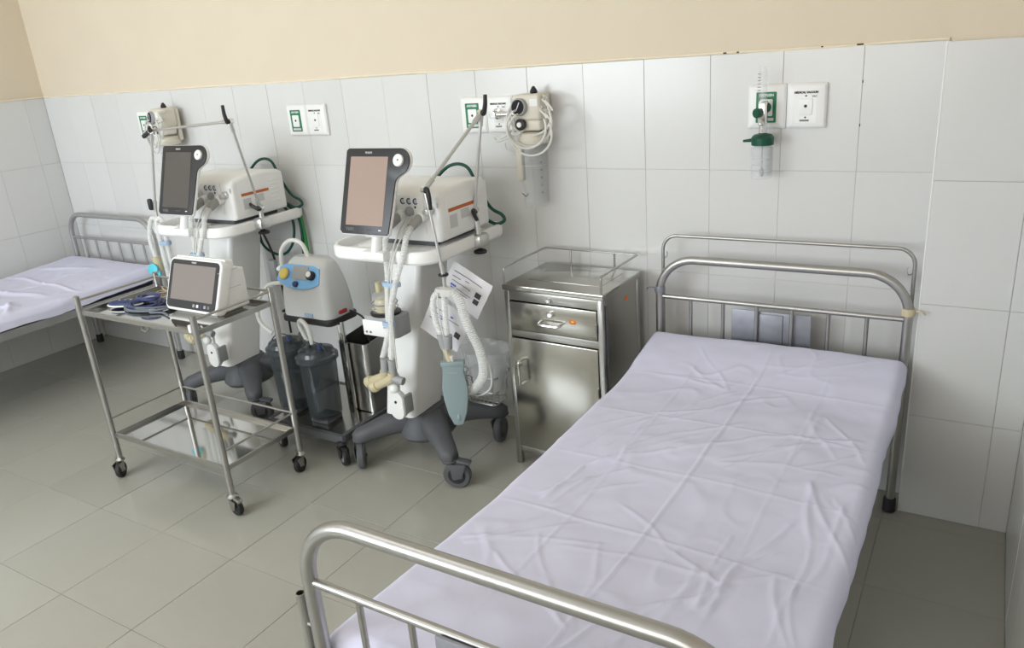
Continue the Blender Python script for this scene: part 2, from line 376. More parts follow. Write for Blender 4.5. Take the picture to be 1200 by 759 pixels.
def make_sheet(root, creases, zh, seed, x0, x1, drop_l, drop_r, y0, y1, drop_f, sag=.0):
    rad = .035; wtop = x1-x0
    # parameter across: drop_l + quarter + top + quarter + drop_r
    q = rad*PI/2; Lx = drop_l+q+(wtop-2*rad)+q+drop_r; Ly = q+(y0-y1-2*rad)+q+drop_f
    nu, nv = int(Lx/.0055), int(Ly/.0055)
    def ax(s, lo, first, total):      # returns offset along axis, height drop
        if s < first: return -rad, rad+(first-s)
        s -= first
        if s < q: a = s/q*PI/2; return -rad*math.cos(a), rad*(1-math.sin(a))
        s -= q
        if s < total-2*rad: return s, 0
        s -= total-2*rad
        if s < q: a = s/q*PI/2; return total-2*rad+rad*math.sin(a), rad*(1-math.cos(a))
        return total-rad, rad+(s-q)
    def fn(u, v):
        ox, dx = ax(u*Lx, 0, drop_l, wtop); oy, dy = ax(v*Ly, 0, 0, y0-y1)
        x = x0+rad+ox; y = y0-rad-oy; drop = max(dx, dy) if min(dx, dy) < rad else max(dx, dy)
        if dx > 0 and dy > 0: drop = min(rad*1.2, math.hypot(min(dx, rad), min(dy, rad))) if max(dx, dy) <= rad else max(dx, dy)
        p = Vector((x*2.2, y*2.2, seed)); wob = Vector((noise.noise(p*2.1+Vector((5, 0, 0))), noise.noise(p*2.1+Vector((0, 9, 0))), 0))*.035
        xx, yy = x+wob.x*.7, y+wob.y*.7
        z = zh(x, y)-drop
        z += .007*noise.noise(p)+.0045*noise.noise(p*2.7)+.0022*noise.noise(p*7)
        rg = 1-abs(noise.noise(Vector((xx*3.1, yy*3.1, seed+4)))); z += .006*max(0, rg-.86)/.14*max(0, noise.noise(Vector((x*3, y*3, seed+8))))
        rg = 1-abs(noise.noise(Vector((xx*7.1+yy*2, yy*6.1-xx*3, seed+14)))); z += .0035*max(0, rg-.86)/.14*max(0, .2+noise.noise(Vector((x*4, y*4, seed+3))))
        for a, b, wd, amp in creases: z += crease(xx+wob.x*.3, yy, a, b, wd, amp) if wd > .0041 else crease(x+wob.x*.12, y+wob.y*.12, a, b, wd, amp)
        side = 0
        if dx > rad: side = (dx-rad)
        wv = .3*math.sin(y*9+seed)+.5*noise.noise(Vector((y*5, seed, x)))+.5*noise.noise(Vector((y*16, seed, x)))
        if dx > .5*rad:
            k = min(1, (dx-.5*rad)/.02); x += (1 if x > (x0+x1)/2 else -1)*k*(.007*wv+.003)
            z += side*.25*noise.noise(Vector((y*4, 3, seed)))
        if dy > .5*rad and dy >= dx:
            k = min(1, (dy-.5*rad)/.05); y += -k*.008*math.sin(x*21+seed)*(1 if y < y0-.2 else -1)
        return (x, y, z)
    m = MB(); m.grid(nu, nv, fn)
    return m.build('sheet', m_sheet, root, angle=180)
def make_bed(name, label, loc, tubem, extra, creases, seed, zh, drops, xs=(-.445, .44), dz=0):
    b = thing(name, label, 'bed', loc)
    bed_end(b, 0, tubem); bed_end(b, -1.87, tubem)
    for s in (-1, 1):
        MB().bx(.40*s-.016, .40*s+.016, -1.87, 0, .40+dz, .445+dz, .004).build('side_rail', tubem, b)
    MB().bx(-.395, .395, -1.86, -.01, .405+dz, .43+dz, .003).build('bed_deck', m_plate, b, flat=True)
    mz = .432+dz
    MB().bx(xs[0]+.045, xs[1]-.045, -1.82, -.035, mz, .515+dz, .03, 3).build('mattress', m_mattress, b)
    make_sheet(b, creases, zh, seed, xs[0], xs[1], drops[0], drops[1], -.02, -1.85, drops[2])
    return b
cz = [((.02, -.05), (-.02, -1.8), .004, .0040), ((-.42, -.62), (.43, -.60), .004, .0022), ((-.42, -1.22), (.43, -1.24), .004, .0026),
      ((.23, -.1), (.21, -1.75), .004, .0018), ((-.21, -.15), (-.2, -1.7), .004, .0022), ((-.42, -.32), (.43, -.31), .004, .0016), ((-.42, -.92), (.43, -.93), .004, .0018), ((-.42, -1.53), (.43, -1.54), .004, .0018)]
def fan(cx, cy, ang, n, spread, ln, amp, rs):
    q = random.Random(rs)
    for k in range(n):
        a = ang+spread*(k/(max(1, n-1))-.5)+q.uniform(-.08, .08); l = ln*q.uniform(.8, 1.4); o = q.uniform(-.05, .05)
        p0 = (cx+o, cy-o*.6); p1 = (cx+o+l*.5*math.cos(a), cy+l*.5*math.sin(a)); p2 = (p1[0]+l*.5*math.cos(a+q.uniform(-.25, .25)), p1[1]+l*.5*math.sin(a+q.uniform(-.5, .5)))
        A = .68*amp*q.uniform(.6, 1.1); cz.append((p0, p1, q.uniform(.0045, .008), A)); cz.append((p1, p2, q.uniform(.004, .007), A*.8))
fan(-.30, -.95, 1.0, 4, .55, .40, .0075, 1); fan(-.18, -.62, .75, 3, .5, .30, .006, 2); fan(-.22, -.62, -1.9, 3, .7, .28, .005, 3)
fan(.17, -1.42, 1.25, 4, .5, .34, .0085, 4); fan(.20, -1.30, -1.95, 4, .6, .40, .007, 5); fan(.22, -1.32, 2.9, 2, .4, .28, .0045, 6)
fan(-.30, -1.20, 1.15, 4, .45, .30, .0065, 7); fan(-.36, -1.45, .9, 3, .5, .3, .005, 8); fan(.10, -.85, .8, 3, .6, .34, .0045, 9)
fan(.26, -.42, -1.4, 3, .5, .30, .005, 10); fan(.34, -.85, -1.3, 4, .5, .38, .0065, 11); fan(.36, -1.25, -1.5, 3, .5, .36, .006, 12)
fan(-.05, -.38, 2.6, 3, .6, .26, .004, 13); fan(-.02, -1.62, 2.2, 3, .8, .28, .005, 14); fan(.02, -.20, .2, 3, .8, .3, .003, 15); fan(.38, -.55, -2.4, 3, .6, .24, .006, 16)
def zh1(x, y):
    h = max(0, 1-(-y)/.42); g = max(0, (-y-1.15)/.7); return .545+.060*h*h*(3-2*h)-.006*abs(x)/.44+.045*g*g*(3-2*g)
bed1 = make_bed('hospital_bed', 'large steel hospital bed with creased lavender sheet in the foreground', (.53, -.13, 0), m_tube, True, cz, 3.1, zh1, (.07, .018, .07))
# second thin frame standing behind the headboard, tied to its posts
MB().tube(fillet([(-.432, .045, .35), (-.43, .045, .955), (.43, .045, .955), (.432, .045, .35)], .055, 10), .0065, 12).build('net_frame', m_tube, bed1)
for s in (-1, 1):
    MB().tube(catmull([(s*.43, .045, .875), (s*.415, .03, .872), (s*.408, .03, .885), (s*.411, .03, .897)], 5), .0022, 6).build('hook', m_tube, bed1)
    MB().lathe([(.0195, -.012), (.0205, -.006), (.0205, .006), (.0195, .012)], (s*.428, .0, .755), seg=16).build('tie', m_tape if s > 0 else m_plate, bed1)
    MB().box((s*.432, .024, .755), (.014, .05, .02), .004).build('clamp', m_plate, bed1)
    MB().tube(catmull([(s*.445, .0, .76), (s*.468, -.012, .762), (s*.478, -.004, .752)], 5), .003, 6).build('tie_end', m_tape if s > 0 else m_plate, bed1)
MB().bx(-.155, .125, .012, .017, .56, .70, .002).build('chart_plate', m_plate, bed1)
MB().bx(-.07, .03, .006, .012, .57, .692, .002).build('chart_plate', m_plate, bed1)
MB().bx(-.115, .16, -1.892, -1.884, .60, .735, .002).build('chart_plate', m_plate, bed1)
MB().tube([(-.462, -1.872, .42), (-.462, -1.872, .69)], .0098, 14, cap=False).solid(.0016).build('pole_socket', m_tube, bed1)
MB().tube([(.462, -1.872, .42), (.462, -1.872, .69)], .0098, 14, cap=False).solid(.0016).build('pole_socket', m_tube, bed1)
for s in (-1, 1):
    for z in (.5, .62): MB().cyl((s*.466, -1.872, z), (s*.425, -1.87, z), .006, seg=8).build('bracket', m_tube, bed1)
cz2 = [((.0, -.05), (-.02, -1.8), .007, .006), ((-.42, -.45), (.43, -.5), .012, .008), ((-.3, -.7), (.3, -.62), .02, .01), ((-.1, -.95), (.35, -.8), .016, .014), ((.2, -.75), (.42, -.88), .014, .014), ((-.35, -.3), (.05, -.2), .02, .008), ((.1, -1.3), (.35, -1.1), .012, .01)]
def zh2(x, y):
    h = max(0, 1-(-y)/.5); return .585+.03*h*h*(3-2*h)
bed2 = make_bed('hospital_bed', 'hospital bed with rumpled lavender sheet in the far left corner', (-3.475, -.10, 0), m_oldtube, False, cz2, 8.7, zh2, (.05, .04, .06), dz=.055)

# ------------------------------------------------------------------ casters
def caster(root, org, x, y, ang, r, wd, top, tyre, hubm, forkm, pedal=None, stem=.012):
    """wheel under (x,y) with its fork; wheel offset along ang"""
    d = Vector((math.cos(ang), math.sin(ang), 0)); n = Vector((-d.y, d.x, 0)); c = Vector((x, y, r))+d*r*.45
    f = MB(org)
    f.cyl((x, y, top+.012), (x, y, 2*r+.004), stem)
    f.lathe([(wd*.95, 0), (wd*1.05, .006), (wd*.6, .016)], (x, y, 2*r+.002), seg=16)
    for s in (-1, 1):
        o = c+n*s*(wd*.5+.005); a = Vector((x, y, 2*r+.006))+n*s*(wd*.5+.005)
        pts = [(-.9*r*.5, r*.98), (.75*r, r*.95), (.42*r, -.12*r), (-.25*r, -.25*r)]
        f.prism(pts, .004, frame(o+n*(-.002), d, (0, 0, 1)), .001)
    f.cyl(c-n*(wd*.5+.008), c+n*(wd*.5+.008), r*.14, seg=10)
    fo = f.build('caster', forkm, root)
    prof = [(r*.62, -wd/2), (r*.9, -wd/2), (r, -wd*.28), (r, wd*.28), (r*.9, wd/2), (r*.62, wd/2)]
    MB(org).lathe(prof, c, n, 28).build('wheel', tyre, fo)
    MB(org).lathe([(r*.60, -wd*.54), (r*.63, -wd*.5), (r*.63, wd*.5), (r*.60, wd*.54)], c, n, 24).build('hub', hubm, fo)
    if pedal:
        MB(org).box(c+d*r*.55+Vector((0, 0, r*1.02)), (r*1.0, wd*1.15, .014), .005, (0, .22, ang)).build('brake_pedal', pedal, fo)
    return fo

# ------------------------------------------------------------------ bedside cabinet
O = (-.235, -.215, 0)
cab = thing('bedside_cabinet', 'stainless steel bedside cabinet with rail between ventilator and bed', 'cabinet', (-.232, -.213, 0), math.radians(-2.0))
x0, x1, y0, y1, zt = -.215, .215, -.165, .165, .795
m = MB()
m.bx(x0+.012, x1-.003, y1-.003, y1, .05, zt-.02); m.bx(x0+.003, x0+.006, y0+.02, y1, .05, zt-.02); m.bx(x1-.006, x1-.003, y0+.02, y1, .05, zt-.02); m.bx(x0+.004, x1-.004, y0+.02, y1, .05, .06)
m.build('body', m_sheet_steel, cab, flat=True)
for sx in (x0, x1-.022):
    for sy in (y0, y1-.022): MB().bx(sx, sx+.022, sy, sy+.022, 0, zt-.01, .002).build('corner_post', m_steel, cab)
m = MB().prism([(x0-.004, y0-.004), (x1+.004, y0-.004), (x1+.004, y1+.004), (x0-.004, y1+.004)], .022, Matrix.Translation((0, 0, zt-.022)), .003); m.build('top', m_sheet_steel, cab)
MB().bx(x0+.06, x1-.05, y0+.09, y1-.05, zt, zt+.0012, .0005).build('top_panel', m_sheet_steel, cab)
MB().bx(x0+.022, x1-.022, y0+.002, y0+.02, zt-.062, zt-.024, .001).build('upper_rail', m_steel, cab)
dr = MB().bx(x0+.024, x1-.024, y0-.004, y0+.014, zt-.183, zt-.066, .003).build('drawer', m_sheet_steel, cab)
MB().bx(x0+.022, x1-.022, y0+.004, y0+.016, zt-.215, zt-.187, .001).build('middle_rail', m_steel, cab)
do = MB().bx(x0+.024, x1-.024, y0-.004, y0+.012, .09, zt-.219, .003).build('door', m_sheet_steel, cab)
MB().bx(x0+.022, x1-.022, y0+.004, y0+.016, .055, .086, .001).build('bottom_rail', m_steel, cab)
MB().lathe([(.013, 0), (.013, .012), (.009, .016)], (-.002, y0-.004, zt-.098), (0, -1, 0), 16).build('lock', m_chrome, dr)
MB().lathe([(.011, 0), (.011, .008), (.008, .012)], (-.012, y0+.003, zt-.046), (0, -1, 0), 16).build('lock', m_chrome, cab)
MB().tube(fillet([(-.05, y0-.002, zt-.132), (-.05, y0-.035, zt-.136), (.045, y0-.035, zt-.136), (.045, y0-.002, zt-.132)], .012, 5), .0055, 8).build('handle', m_chrome, dr)
MB().ball((.09, y0-.004, zt-.118), (.016, .0012, .010)).build('sticker', m_sticker, dr)
MB().ball((.09, y0-.0053, zt-.118), (.006, .0008, .004)).build('sticker_mark', m_yellow, dr)
MB().tube(fillet([(x0+.065, y0-.002, .49), (x0+.065, y0-.034, .49), (x0+.065, y0-.034, .385), (x0+.065, y0-.002, .385)], .012, 5), .0058, 8).build('handle', m_chrome, do)
MB().lathe([(.009, 0), (.009, .01), (.006, .014)], (x0+.043, y0-.004, .46), (0, -1, 0), 14).build('lock', m_chrome, do)
for z in (.66, .4, .2): MB().cyl((x1-.025, y0-.006, z-.02), (x1-.025, y0-.006, z+.02), .003, seg=8).build('hinge', m_steel, do)
MB().ball((x1-.0025, .045, zt-.075), (.0012, .014, .009)).build('sticker', m_sticker, cab)
MB().bx(x1-.001, x1+.004, y0+.024, y0+.034, .1, zt-.05, .001).build('side_edge_strip', m_dgrey, cab)
rz = zt+.068
MB().tube(fillet([(x0+.004, y0+.004, zt-.03), (x0+.004, y0+.004, rz), (x0+.004, y1-.004, rz), (x1-.004, y1-.004, rz), (x1-.004, y0+.004, rz), (x1-.004, y0+.004, zt-.06)], .012, 5), .0045, 10).build('guard_rail', m_steel, cab)
for x in (-.09, .11): MB().cyl((x, y1-.004, zt), (x, y1-.004, rz), .0045, seg=10).build('rail_post', m_steel, cab)

# ------------------------------------------------------------------ instrument trolley
CX0, CX1, CY0, CY1 = -2.03, -1.29, -1.17, -.80; OC = ((CX0+CX1)/2, (CY0+CY1)/2, 0)
cart = thing('instrument_trolley', 'two-tier stainless steel trolley carrying the patient monitor', 'trolley', OC)
for x in (CX0, CX1):
    for y in (CY0, CY1):
        p = MB(OC).cyl((x, y, .098), (x, y, .832), .0125, seg=16).build('post', m_tube, cart)
        MB(OC).lathe([(.0125, 0), (.0125, .003), (.007, .006)], (x, y, .832), seg=14).build('end_cap', m_tube, p)
for z, nm in ((.772, 'upper_shelf'), (.205, 'lower_shelf')):
    path = rrect(CX0+.006, CX1-.006, CY0+.006, CY1-.006, .004, 1)
    m = MB(OC).prism(path, .003, Matrix.Translation((0, 0, z-.016)))
    sh = m.build(nm, m_shelf, cart, flat=True)
    MB(OC).sweep([(-.004, z-.016), (.006, z-.016), (.006, z+.002), (-.004, z+.002)], path).build('shelf_rim', m_steel, sh, flat=True)
for zr, side in ((.818, 0), (.275, 1)):
    for x in (CX0, CX1): MB(OC).cyl((x, CY0, zr), (x, CY1, zr), .0048, seg=10).build('guard_rail', m_tube, cart)
    MB(OC).cyl((CX0, CY1, zr), (CX1, CY1, zr), .0048, seg=10).build('guard_rail', m_tube, cart)
MB(OC).box((CX1-.014, CY0-.009, .786), (.016, .012, .03), .003).build('tape', m_text_white, cart)
MB(OC).tube(catmull([(-1.62, CY0+.01, .755), (-1.615, CY0-.005, .742), (-1.59, CY0-.005, .74), (-1.585, CY0+.01, .752)], 5), .003, 6).build('hook', m_steel, cart)
for x, y, a in ((CX0, CY0, -1.0), (CX1, CY0, -.15), (CX1, CY1, -1.35), (CX0, CY1, 2.2)):
    caster(cart, OC, x, y, a, .036, .022, .1, m_rubber, m_black, m_steel, m_steel if (x == CX1 and y == CY0) else None)

# ------------------------------------------------------------------ patient monitor and leads on the trolley
OM = (-1.51, -.95, .7595)
mon = thing('patient_monitor', 'white patient monitor with dark screen standing on the steel trolley', 'monitor', OM)
FM = frame((-1.515, -1.022, .776), (1, 0, 0), (0, .078, .197))
T = Matrix.Translation
mh = MB(OM).prism(rrect(-.158, .158, 0, .214, .028, 6), .05, FM @ T((0, 0, -.05)), .008, 3).build('housing', m_wplastic, mon)
sec = [(-1.0, .772), (-.845, .772), (-.845, .925), (-.885, .935), (-.888, .965), (-.925, .975)]
MX = Matrix(((0, 0, 1, 0), (1, 0, 0, 0), (0, 1, 0, 0), (0, 0, 0, 1)))        # local x->y, y->z, z->x
MB(OM).prism(sec, .295, T((-1.662, 0, 0)) @ MX, .008, 3).build('rear_case', m_wplastic, mon)
MB(OM).bx(-1.64, -1.395, -.99, -.86, .7595, .775, .003).build('foot', m_lgplastic, mon)
MB(OM).prism(rrect(-.147, .147, .011, .204, .02, 6), .002, FM @ T((0, 0, -.0005))).build('bezel', m_bezel, mon)
MB(OM).prism(rrect(-.128, .127, .044, .186, .002, 2), .0012, FM @ T((0, 0, .0012))).build('screen', m_mscreen, mon)
text('PHILIPS', .009, FM @ T((-.005, .195, .002)), m_text_white, mon, 'logo', OM)
for i, c in enumerate((m_gplastic, m_text_white, m_navy, m_gplastic, m_ink)):
    MB(OM).box(FM @ Vector((.02+.022*i, .027, .0015)), (.012, .003, .012), .001, (-.4, 0, 0)).build('button', c, mon)
for z in (.93, .86): MB(OM).bx(-1.3675, -1.3655, -.97, -.875, z, z+.002).build('seam', m_lgplastic, mon)
def coil(name, label, c, r, turns, rad, m, sq=1, rise=.004, drift=.01, seed=0, tail=None):
    pts = []; n = int(turns*28)
    for i in range(n+1):
        a = 2*PI*i/28; k = i/n
        R = r*(1+.10*noise.noise(Vector((a*.45, seed, 0)))); pts.append(Vector((c[0]+R*math.cos(a)+drift*noise.noise(Vector((a*.23, seed, 3)))*2, c[1]+R*sq*math.sin(a)+drift*noise.noise(Vector((a*.21, 7, seed)))*2, c[2]+rad+rise*turns*k*(.75+.25*math.sin(a*1.5)))))
    if tail: pts += catmull([pts[-1]]+[Vector(t) for t in tail], 8)[1:]
    return tag(MB(c).tube(pts, rad, 8).build(name, m, None), label, 'cable').__setattr__('location', c)
ZS = .7595
coil('cable_coil', 'coiled navy blue patient cable on the trolley', (-1.825, -1.0, ZS), .072, 4, .0042, m_cable_navy, .8, .005, .02, seed=2)
coil('cable_coil', 'wide loops of grey cable around the blue coil on the trolley', (-1.80, -1.0, ZS), .115, 5, .0038, m_cable_grey, .68, .003, .025, seed=5, tail=((-1.72, -1.06, ZS+.006), (-1.66, -1.045, ZS+.006), (-1.60, -1.06, ZS+.006)))
coil('cable_coil', 'small top loop of blue cable lying on the coil', (-1.82, -.985, ZS+.03), .045, 3, .004, m_cable_navy, .8, .004, seed=9)
coil('lead_bundle', 'tan and brown electrode leads at the back of the trolley', (-1.80, -.885, ZS), .10, 6, .0036, m_cable_tan, .42, .006, .03, seed=12, tail=((-1.70, -.86, ZS+.02), (-1.66, -.9, ZS+.03)))
pr = thing('probe_handset', 'navy blue oval probe handset with white edge lying on the trolley', 'handset', (-1.925, -1.03, ZS), .45)
MB().ball((0, 0, .016), (.075, .034, .015), 24).build('shell', m_navy, pr)
MB().tube([(.077*math.cos(a), .036*math.sin(a), .011) for a in [PI+.1+i*.16 for i in range(20)]], .0035, 8).build('edge_trim', m_text_white, pr)
for i in range(3): MB().ball((-.02+.025*i, -.004, .030), (.006, .004, .0015), 10).build('button', m_lgplastic, pr)

# ------------------------------------------------------------------ ventilators
OV = (-.84, -.42, 0)
def superring(c, w, h, u, v, n=20, e=2.6):
    c, u, v = Vector(c), Vector(u), Vector(v); out = []
    for j in range(n):
        a = 2*PI*j/n; ca, sa = math.cos(a), math.sin(a)
        out.append(c+u*(w/2*math.copysign(abs(ca)**(2/e), ca))+v*(h/2*math.copysign(abs(sa)**(2/e), sa)))
    return out
def make_ventilator(label, loc, rz=0):
    V = thing('ventilator', label, 'ventilator', loc, rz)
    o = OV
    # base: hub and four arched legs on casters
    MB(o).lathe([(.03, .10), (.125, .105), (.14, .125), (.13, .17), (.105, .205), (.085, .235), (.02, .24)], (-.86, -.43, 0), seg=28, sx=.85, sy=1.05).build('base_hub', m_dgrey, V)
    for (ex, ey, ang) in ((-1.07, -.655, -.9), (-.60, -.645, .35), (-.625, -.205, -1.4), (-1.06, -.215, 2.4)):
        s = Vector((-.86, -.43, .165)); e = Vector((ex, ey, .15)); d = (e-s); d.z = 0; d.normalize(); n = Vector((-d.y, d.x, 0)); rs = []
        L = (Vector((ex, ey, 0))-Vector((-.86, -.43, 0))).length
        for k in range(15):
            t = k/14; p = s.lerp(e, t); p.z = .172-.035*t**1.6+.012*math.sin(t*PI)
            w = .145-.060*min(1, t*1.3); h = .120-.050*min(1, t*1.1)
            if t > .86: q = (t-.86)/.14; p = s.lerp(e, .86+.14*math.sin(q*PI/2)*1.0)+d*(.03*math.sin(q*PI/2)); p.z = .139; f = math.sqrt(max(.02, 1-q*q)); w *= f; h *= .35+.65*f
            rs.append(superring(p, w, h, n, (0, 0, 1)))
        MB(o).rings(rs).build('leg', m_dgrey, V, angle=60)
        caster(V, o, ex, ey, ang, .058, .032, .125, m_dgrey, m_black, m_dgrey, m_dgrey if ang == .35 else None, .02)
    # slanted column
    rs = []
    for k in range(9):
        t = k/8; z = .235+.70*t; yc = -.475+.165*t; w = .155+.02*t; d = .215
        rs.append([(x-.895, y+yc, z) for x, y in rrect(-w/2, w/2, -d/2, d/2, .025, 5)])
    col = MB(o).rings(rs).build('column', m_wplastic, V, angle=50)
    MB(o).rings([[(x, y, z) for x, y in ((-.838, -.578+.165*t), (-.829, -.578+.165*t), (-.829, -.566+.165*t), (-.838, -.566+.165*t))] for t, z in ((.03, .256), (.97, .914))]).build('rail', m_black, col, flat=True)
    MB(o).bx(-.97, -.72, -.46, -.2, .90, .938, .01).build('column_head', m_lgplastic, V)
    # tray with raised rim
    out = rrect(-1.095, -.585, -.65, -.125, (.10, .09, .05, .05), 8)
    tr = MB(o).prism(out, .014, T((0, 0, .935)), .003).build('tray', m_wplastic, V)
    MB(o).sweep([(-.012, .930), (.006, .932), (.012, .940), (.012, .972), (.006, .982), (-.004, .983), (-.010, .975), (-.012, .95)], out).build('tray_rim', m_wplastic, tr)
    MB(o).bx(-.99, -.62, -.59, -.2, .949, .972, .008).build('plinth', m_wplastic, V)
    MB(o).bx(-.93, -.65, -.52, -.24, .972, .998, .003).build('swivel_block', m_dgrey, V)
    # main unit
    sec = [(-.548, .998), (-.556, 1.01), (-.556, 1.165), (-.535, 1.183), (-.45, 1.197), (-.34, 1.20), (-.25, 1.192), (-.222, 1.175), (-.222, 1.01), (-.23, .998)]
    mu = MB(o).prism(sec, .40, T((-.985, 0, 0)) @ MX, .018, 4).build('main_unit', m_wplastic, V, angle=50)
    MB(o).prism(rrect(-.515, -.252, 1.012, 1.172, .02, 5), .003, T((-.587, 0, 0)) @ MX, .001).build('side_panel', m_wplastic, mu)
    MB(o).bx(-.5855, -.5825, -.505, -.335, 1.103, 1.116).build('orange_stripe', m_orange, mu)
    for ya, yb, za, zb in ((-.50, -.452, 1.040, 1.090), (-.425, -.37, 1.062, 1.098)): MB(o).bx(-.5855, -.583, ya, yb, za, zb).build('info_sticker', m_lgplastic, mu)
    for i in range(6): MB(o).bx(-.586, -.5815, -.325, -.268, 1.045+.02*i, 1.053+.02*i, .001).build('louvre', m_wplastic, mu)
    fp = MB(o).bx(-.785, -.655, -.5595, -.555, 1.03, 1.172, .001).build('connector_panel', m_wplastic, mu)
    for i in range(3):
        x = -.750+.030*i; MB(o).tube([(x+.010*math.cos(a), -.561, 1.152+.010*math.sin(a)) for a in [i2*PI/8 for i2 in range(3, 15)]], .0022, 6).build('port_ring', m_navy, fp)
        MB(o).cyl((x, -.555, 1.152), (x, -.562, 1.152), .006).build('port', m_lgplastic, fp)
    MB(o).lathe([(.019, 0), (.019, .006), (.013, .014), (.006, .016)], (-.722, -.559, 1.113), (0, -1, 0), 20).build('nebuliser_port', m_gplastic, fp)
    MB(o).ball((-.694, -.561, 1.13), (.004, .003, .005), 10).build('indicator', m_black, fp)
    MB(o).lathe([(.017, 0), (.017, .012), (.012, .014), (.012, .035), (.009, .036)], (-.625, -.556, 1.122), (0, -1, -.1), 20).build('gas_port', m_arm, mu)
    MB(o).bx(-.597, -.592, -.559, -.556, 1.13, 1.15).build('mark', m_lgplastic, mu)
    # tilted display with its round dial at the upper right
    FS = frame((-.907+(0 if loc[0] > -1.5 else .04), -.752, 1.066), (1, 0, 0), (0, .1, .295))
    pts = [(.0, .012), (.012, 0), (.222, 0), (.229, .008), (.236, .09), (.2405, .178)]
    pts += [(.2405+.02*(1-math.cos(a)), .183+.028*math.sin(a)) for a in (.3, .7, 1.1)]
    pts += [(.252+.046*math.cos(a), .264+.0475*math.sin(a)) for a in [-1.25+i*(PI/2+1.25)/12 for i in range(13)]]
    pts += [(.012, .311), (.002, .303)]
    grow = lambda k: [(p[0]+(k*.7 if p[0] > .12 else -k*1.6), p[1]+(k if p[1] > .15 else -k)) for p in pts]
    ds = MB(o).prism(grow(.0035), .016, FS @ T((0, 0, -.019)), .006).build('display', m_wplastic, V)
    MB(o).prism(pts, .006, FS @ T((0, 0, -.004)), .0015).build('bezel', m_bezel, ds)
    MB(o).prism(rrect(.026, .201, .032, .281, .002, 2), .0012, FS @ T((0, 0, .0016))).build('screen', m_screen_refl if loc[0] > -1.5 else m_screen, ds)
    MB(o).lathe([(.022, 0), (.022, .008), (.019, .011), (.005, .0112)], FS @ Vector((.252, .268, .002)), FS.to_3x3() @ Vector((0, 0, 1)), 24, 1, 1).build('dial', m_wplastic, ds)
    MB(o).ball(FS @ Vector((.254, .268, .0135)), (.004, .002, .004), 10).build('dial_mark', m_ink, ds)
    text('PHILIPS', .010, FS @ T((.109, .295, .0022)), m_text_white, ds, 'logo', o)
    text('V680', .019, FS @ T((.048, .017, .0022)), m_text_grey, ds, 'lettering', o)
    text('Respironics', .007, FS @ T((.135, .018, .0022)), m_text_grey, ds, 'lettering', o)
    MB(o).box(FS @ Vector((.19, .017, .0022)), (.011, .002, .004), 0, (-.33, 0, 0)).build('indicator', m_text_white, ds)
    MB(o).bx(-.87, -.76, -.70, -.56, .949, .985, .008).build('display_foot', m_wplastic, V)
    MB(o).tube([(-.81, -.68, .97), (-.81, -.66, 1.03), (-.81, -.64, 1.12), (-.81, -.60, 1.15), (-.81, -.55, 1.12)], .022, 12).build('display_neck', m_wplastic, V)
    # humidifier on the front of the column
    hm = thing_part('humidifier', MB(o).prism(rrect(-.945, -.775, -.665, -.56, .025, 6), .085, T((0, 0, .625)), .006).build('humidifier', m_gplastic, V))
    MB(o).bx(-.943, -.80, -.668, -.662, .628, .693, .004).build('front_panel', m_wplastic, hm)
    for x in (-.925, -.905): MB(o).cyl((x, -.666, .643), (x, -.670, .643), .005).build('knob', m_ink, hm)
    MB(o).bx(-.835, -.81, -.6695, -.667, .668, .672).build('print', m_ink, hm)
    MB(o).lathe([(.060, 0), (.062, .008), (.054, .012)], (-.862, -.612, .709), seg=22).build('chamber_ring', m_black, hm)
    ch = MB(o).lathe([(.050, 0), (.05, .05), (.045, .075), (.03, .085)], (-.862, -.612, .717), seg=22).build('water_chamber', m_clear, hm)
    MB(o).lathe([(.040, .0), (.042, .03), (.036, .05), (.012, .055)], (-.862, -.612, .722), seg=18).build('chamber_float', m_amber, hm)
    for x in (-.885, -.84): MB(o).cyl((x, -.612, .795), (x, -.612, .835), .012).build('chamber_port', m_amber, hm)
    MB(o).tube([(-.862+.051*math.cos(a), -.612+.051*math.sin(a), .755) for a in [i*PI/12 for i in range(24)]], .002, 6, True).build('chamber_band', m_ink, hm)
    MB(o).tube([(-.862+.051*math.cos(a), -.612+.051*math.sin(a), .735) for a in [i*PI/12 for i in range(24)]], .002, 6, True).build('chamber_band', m_amber, hm)
    # remote grip hanging low on the column
    gp = MB(o).prism(rrect(-.036, .036, 0, .125, .0355, 8), .03, frame((-.83, -.632, .265), *FRONT) @ T((0, 0, 0)), .006).build('grip', m_wplastic, V)
    MB(o).cyl((-.83, -.660, .345), (-.83, -.664, .345), .006).build('grip_hole', m_black, gp)
    MB(o).bx(-.805, -.79, -.655, -.60, .29, .37, .004).build('grip_bracket', m_gplastic, V)
    MB(o).tube(catmull([(-.825, -.64, .39), (-.82, -.64, .43), (-.83, -.63, .46)], 6), .006, 8).build('grip_cord', m_tubing, V)
    return V
def thing_part(n, ob): return ob
V2 = make_ventilator('ventilator with unlit screen painted with a beige reflection beside the steel bedside cabinet', OV)
V1 = make_ventilator('ventilator with dark grey screen behind the trolley on the left', (OV[0]-1.27, OV[1]+.105, 0), math.radians(1.5))

